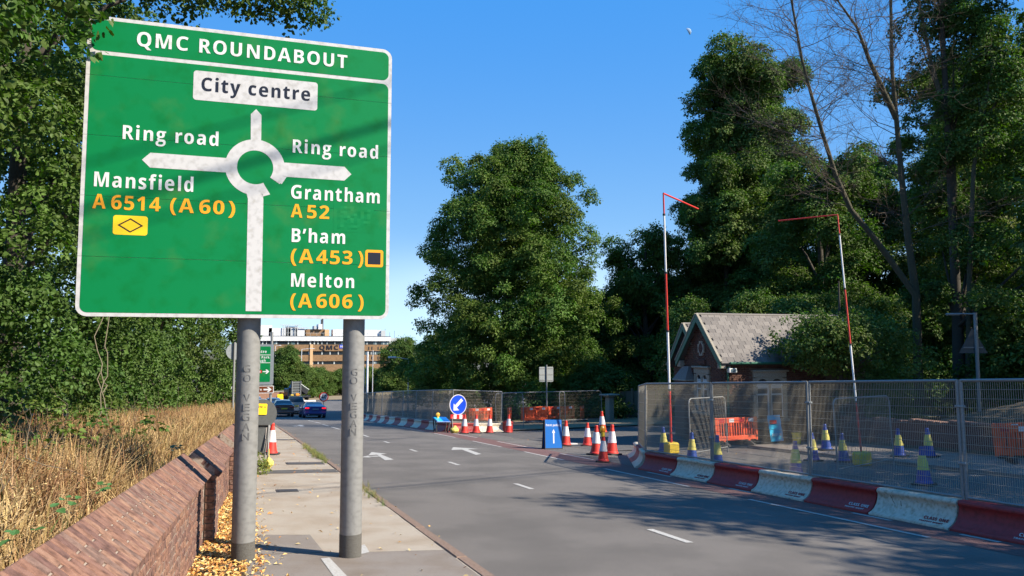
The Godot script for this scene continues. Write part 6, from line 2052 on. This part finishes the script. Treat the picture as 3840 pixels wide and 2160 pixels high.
	var wc := [[Vector3(0.55, pave(0.55, -16.4) + 0.25, -16.4), 0.28], [Vector3(0.75, pave(0.75, -16.2) + 0.12, -16.2), 0.2], [Vector3(0.5, pave(0.5, -16.7) + 0.42, -16.7), 0.22]]
	part(wd, "stem", Geo.new().tube([Vector3.ZERO, Vector3(0.02, 0.4, -0.1)], [0.01, 0.005], 5, false), M.twig)
	crown(wd, wc, cluster["near_b"], M.leaf, 420.0, 0.14, Color(0.17, 0.20, 0.05), 402)
	# low green plants behind the works fence
	xfs = []
	cols = []
	for i in 500:
		var t := r.randf()
		var p := Vector3(17.5, 0, -50.5).lerp(Vector3(25.5, 0, -46.5), t) + Vector3(r.randfn(), 0, r.randfn()) * 0.7
		p.y = road(p.x, p.z) + 0.3 + r.randf() * 0.6
		xfs.append(Transform3D(Basis(Vector3.UP, r.randf() * TAU).scaled(Vector3.ONE * r.randf_range(0.5, 0.9)), p))
		cols.append(Color(0.075, 0.125, 0.03) * r.randf_range(0.7, 1.2))
	tag(multi(self, "ground_cover", cluster["far_big"], M.leaf_far, xfs, cols), "low green ground cover behind the works fence under the lime", "ground cover", "", "stuff")

# ---------------------------------------------------------------- cars
# stations along the length: z, half width at sill, half width at shoulder, sill y, shoulder y, roof y, half width at roof
func car(called: String, label: String, xf: Transform3D, paint: Material, st: Array, opt: Dictionary) -> void:
	var o := thing(called, label, "car", xf, "cars")
	var body := Geo.new()
	var glass := Geo.new()
	for i in st.size() - 1:
		var p: Array = st[i]
		var q: Array = st[i + 1]
		for s in [-1.0, 1.0]:
			var P := [Vector3(s * p[1] * 0.9, p[3], p[0]), Vector3(s * p[1], p[3] + 0.16, p[0]), Vector3(s * p[2], p[4] - 0.06, p[0]), Vector3(s * p[2] * 0.95, p[4], p[0]), Vector3(s * p[6], p[5], p[0]), Vector3(0, p[5] + 0.03, p[0])]
			var Q := [Vector3(s * q[1] * 0.9, q[3], q[0]), Vector3(s * q[1], q[3] + 0.16, q[0]), Vector3(s * q[2], q[4] - 0.06, q[0]), Vector3(s * q[2] * 0.95, q[4], q[0]), Vector3(s * q[6], q[5], q[0]), Vector3(0, q[5] + 0.03, q[0])]
			for k in 5:
				var side_glass: bool = k == 3 and (p[5] - p[4] > 0.15 or q[5] - q[4] > 0.15)
				var end_glass: bool = k == 4 and absf(q[5] - p[5]) > 0.16
				var g: Geo = glass if side_glass or end_glass else body
				var out := Vector3(s, 0.3, 0) if k < 4 else Vector3(0, 1, 0)
				g.quad(P[k], P[k + 1], Q[k + 1], Q[k], out)
	for e in [0, st.size() - 1]:
		var p: Array = st[e]
		var out := Vector3(0, 0, 1.0 if e == 0 else -1.0)
		body.quad(Vector3(-p[1], p[3], p[0]), Vector3(p[1], p[3], p[0]), Vector3(p[2], p[4], p[0]), Vector3(-p[2], p[4], p[0]), out)
		body.quad(Vector3(-p[2], p[4], p[0]), Vector3(p[2], p[4], p[0]), Vector3(p[6], p[5] + 0.03, p[0]), Vector3(-p[6], p[5] + 0.03, p[0]), out)
	part(o, "body", body, paint)
	part(o, "windows", glass, M.car_glass)
	var zr: float = st[0][0]
	var w: float = st[1][1]
	# rear: bumper, lamps, plate
	part(o, "bumper", Geo.new().box(Vector3(0, 0.42, zr + 0.02), Vector3(w * 1.92, 0.22, 0.16), 0.05), paint)
	part(o, "valance", Geo.new().box(Vector3(0, 0.27, zr + 0.03), Vector3(w * 1.5, 0.14, 0.12), 0.03), M.cone_base)
	var lamp: Material = M.tail_lamp if opt.get("braking", false) else M.tail_off
	for s in [-1.0, 1.0]:
		part(o, "tail_light", Geo.new().box(Vector3(s * w * opt.get("lamp_x", 0.74), opt.get("lamp_y", 0.80), zr + 0.02), Vector3(opt.get("lamp_w", 0.36), opt.get("lamp_h", 0.12), 0.10), 0.03), lamp)
		part(o, "mirror", Geo.new().box(Vector3(s * (w + 0.08), 0.98, zr - opt.get("mirror_z", 2.5)), Vector3(0.16, 0.12, 0.10), 0.03), paint)
		part(o, "exhaust", Geo.new().tube([Vector3(s * w * 0.6, 0.28, zr), Vector3(s * w * 0.6, 0.28, zr + 0.12)], 0.04, 8), M.rim)
	part(o, "number_plate", Geo.new().box(Vector3(0, opt.get("plate_y", 0.62), zr + 0.06 + opt.get("plate_out", 0.0)), Vector3(0.50, 0.115, 0.03), 0.005), opt.get("plate", M.plate_yellow))
	for z in [zr - 0.85, zr - opt.get("base", 3.5)]:
		for s in [-1.0, 1.0]:
			var g := Geo.new()
			g.xf = Transform3D(Basis(Vector3.BACK, PI / 2), Vector3(s * (w - 0.10), 0.33, z))
			g.lathe(Vector3.ZERO, [Vector2(0.20, -0.115), Vector2(0.31, -0.115), Vector2(0.335, -0.08), Vector2(0.335, 0.08), Vector2(0.31, 0.115), Vector2(0.20, 0.115)], 20)
			var t := part(o, "wheel", g, M.tyre)
			var h := Geo.new()
			h.xf = g.xf
			h.lathe(Vector3.ZERO, [Vector2(0.0, 0.09), Vector2(0.12, 0.095), Vector2(0.21, 0.11), Vector2(0.21, -0.11), Vector2(0.12, -0.095), Vector2(0.0, -0.09)], 16)
			part(t, "rim", h, M.rim)
	for k in opt.get("roof", []):
		part(o, k[0], Geo.new().box(k[1], k[2], 0.04), k[3])

func cars() -> void:
	var coupe := [
		[0.0, 0.82, 0.84, 0.22, 0.86, 0.93, 0.66],
		[-0.25, 0.92, 0.94, 0.20, 0.92, 0.99, 0.70],
		[-0.75, 0.96, 0.96, 0.20, 0.94, 1.12, 0.66],
		[-1.45, 0.95, 0.95, 0.20, 0.92, 1.30, 0.58],
		[-2.0, 0.94, 0.94, 0.20, 0.90, 1.31, 0.58],
		[-2.75, 0.94, 0.94, 0.20, 0.89, 0.98, 0.66],
		[-3.6, 0.94, 0.93, 0.20, 0.82, 0.88, 0.70],
		[-4.4, 0.80, 0.80, 0.22, 0.62, 0.66, 0.62],
	]
	var saloon := [
		[0.0, 0.80, 0.83, 0.26, 0.92, 1.02, 0.64],
		[-0.30, 0.89, 0.90, 0.22, 0.96, 1.12, 0.64],
		[-0.95, 0.91, 0.91, 0.20, 0.97, 1.40, 0.58],
		[-1.8, 0.91, 0.91, 0.20, 0.95, 1.47, 0.58],
		[-2.5, 0.91, 0.90, 0.20, 0.93, 1.42, 0.57],
		[-3.2, 0.90, 0.89, 0.20, 0.93, 1.00, 0.66],
		[-4.0, 0.88, 0.87, 0.20, 0.84, 0.90, 0.68],
		[-4.5, 0.76, 0.76, 0.24, 0.66, 0.70, 0.60],
	]
	var estate := [
		[0.0, 0.80, 0.83, 0.30, 1.00, 1.12, 0.72],
		[-0.18, 0.88, 0.89, 0.26, 1.02, 1.42, 0.66],
		[-0.55, 0.90, 0.90, 0.24, 1.03, 1.66, 0.62],
		[-1.8, 0.90, 0.90, 0.24, 1.02, 1.70, 0.62],
		[-2.6, 0.90, 0.90, 0.24, 1.00, 1.62, 0.60],
		[-3.3, 0.89, 0.88, 0.24, 1.00, 1.08, 0.68],
		[-4.0, 0.87, 0.86, 0.24, 0.92, 0.98, 0.68],
		[-4.4, 0.78, 0.76, 0.26, 0.70, 0.74, 0.60],
	]
	car("blue_coupe", "dark blue sports coupe with lit red tail lamps driving away, nearest car", lie(7.0, -64.6, 0.02), M.car_blue, coupe, {"braking": true, "plate": M.plate_grey, "lamp_y": 0.82, "lamp_w": 0.34, "lamp_h": 0.10, "plate_y": 0.74, "base": 3.5})
	car("black_car", "black hatchback with a yellow number plate queuing left of the blue coupe", lie(4.8, -68.8, 0.03), M.car_black, saloon, {"lamp_y": 0.86, "lamp_w": 0.40, "plate_y": 0.72, "base": 3.5})
	car("silver_car", "silver estate with orange beacons on its roof, between black and blue cars", lie(6.35, -75.5, -0.02), M.car_silver, estate, {"lamp_y": 1.0, "lamp_w": 0.14, "lamp_h": 0.40, "lamp_x": 0.93, "plate_y": 0.80, "plate": M.plate_yellow, "roof": [["beacon", Vector3(0.15, 1.85, -0.9), Vector3(0.34, 0.26, 0.2), M.amber_lens], ["beacon", Vector3(-0.35, 1.80, -0.9), Vector3(0.3, 0.14, 0.2), M.yellow_plastic], ["light_bar", Vector3(0, 1.76, -0.9), Vector3(1.1, 0.06, 0.25), M.car_dark]]})
	car("navy_car", "navy blue car queuing ahead of the black hatchback", lie(4.55, -78.5, 0.03), M.car_navy, saloon, {"plate": M.plate_yellow})
	car("white_car", "white car half hidden behind the far sign post", lie(2.95, -83.5, 0.05), M.car_white, saloon, {"plate": M.plate_yellow})
	car("white_car", "white car close to the left of the black hatchback", lie(3.1, -73.5, 0.05), M.car_white, saloon, {"plate": M.plate_yellow})
	car("white_suv", "white car coming down the far road behind the works", lie(18.6, -157.5, 2.7), M.car_white, estate, {"plate": M.cone_white})
	# dark tipper trailer by the sign seen from behind
	var t := thing("tipper_truck", "dark tipper truck with raised body beside the large sign back", "truck", lie(10.2, -119.0, 0.5))
	part(t, "chassis", Geo.new().box(Vector3(0, 0.62, 0), Vector3(1.9, 0.25, 4.2), 0.04), M.car_dark)
	part(t, "tipping_body", Geo.new().box(Vector3(-0.1, 1.7, 0.4), Vector3(1.95, 0.7, 2.4), 0.03, Basis(Vector3.FORWARD, 0.55)), M.car_dark)
	part(t, "body_edge", Geo.new().box(Vector3(0.15, 2.12, 1.62), Vector3(1.9, 0.10, 0.06), 0.01, Basis(Vector3.FORWARD, 0.55)), M.clad_grey)
	part(t, "cab", Geo.new().box(Vector3(0, 1.25, -1.7), Vector3(1.85, 1.35, 1.3), 0.15), M.car_dark)
	for x in [-0.85, 0.85]:
		for z in [1.2, -1.5]:
			var g := Geo.new()
			g.xf = Transform3D(Basis(Vector3.BACK, PI / 2), Vector3(x, 0.42, z))
			g.lathe(Vector3.ZERO, [Vector2(0.0, -0.13), Vector2(0.40, -0.13), Vector2(0.42, 0.0), Vector2(0.40, 0.13), Vector2(0.0, 0.13)], 16)
			part(t, "wheel", g, M.tyre)

# ---------------------------------------------------------------- cables over the road behind the camera
func overhead() -> void:
	var pa := Vector3(-2.2, 0, 2.62)
	var pb := Vector3(24.0, 0, -7.92)
	for k in [[pa, "wooden pole behind the camera carrying the overhead cable"], [pb, "wooden pole right of the picture carrying the overhead cable"]]:
		var p: Vector3 = k[0]
		p.y = pave(p.x, p.z)
		var o := thing("utility_pole", k[1], "pole", spot(p), "cable poles outside the picture")
		part(o, "shaft", Geo.new().tube([Vector3(0, -0.3, 0), Vector3(0, 12.1 - p.y, 0)], [0.16, 0.11], 12), M.old_wood)
		part(o, "cross_arm", Geo.new().box(Vector3(0, 11.7 - p.y, 0), Vector3(0.12, 0.12, 1.4), 0.01), M.old_wood)
	var line := [[0.0, 11.60, 0.026, "thick overhead cable whose shadow crosses the sign"], [0.55, 11.7, 0.012, "thin overhead wire beside the thick cable"], [-0.5, 11.7, 0.012, "thin overhead wire on the far side of the thick cable"]]
	for k in line:
		var path := []
		for i in 17:
			var t := i / 16.0
			var p: Vector3 = pa.lerp(pb, t) + Vector3(0.3, 0, 0.7) * k[0]
			p.y = k[1] - 0.25 * 4.0 * t * (1.0 - t) + 0.24
			path.append(p)
		var m := structure("overhead_cable", Geo.new().tube(path, k[2], 8), M.tyre)
		m.remove_meta("kind")
		tag(m, k[3], "cable", "overhead cables")
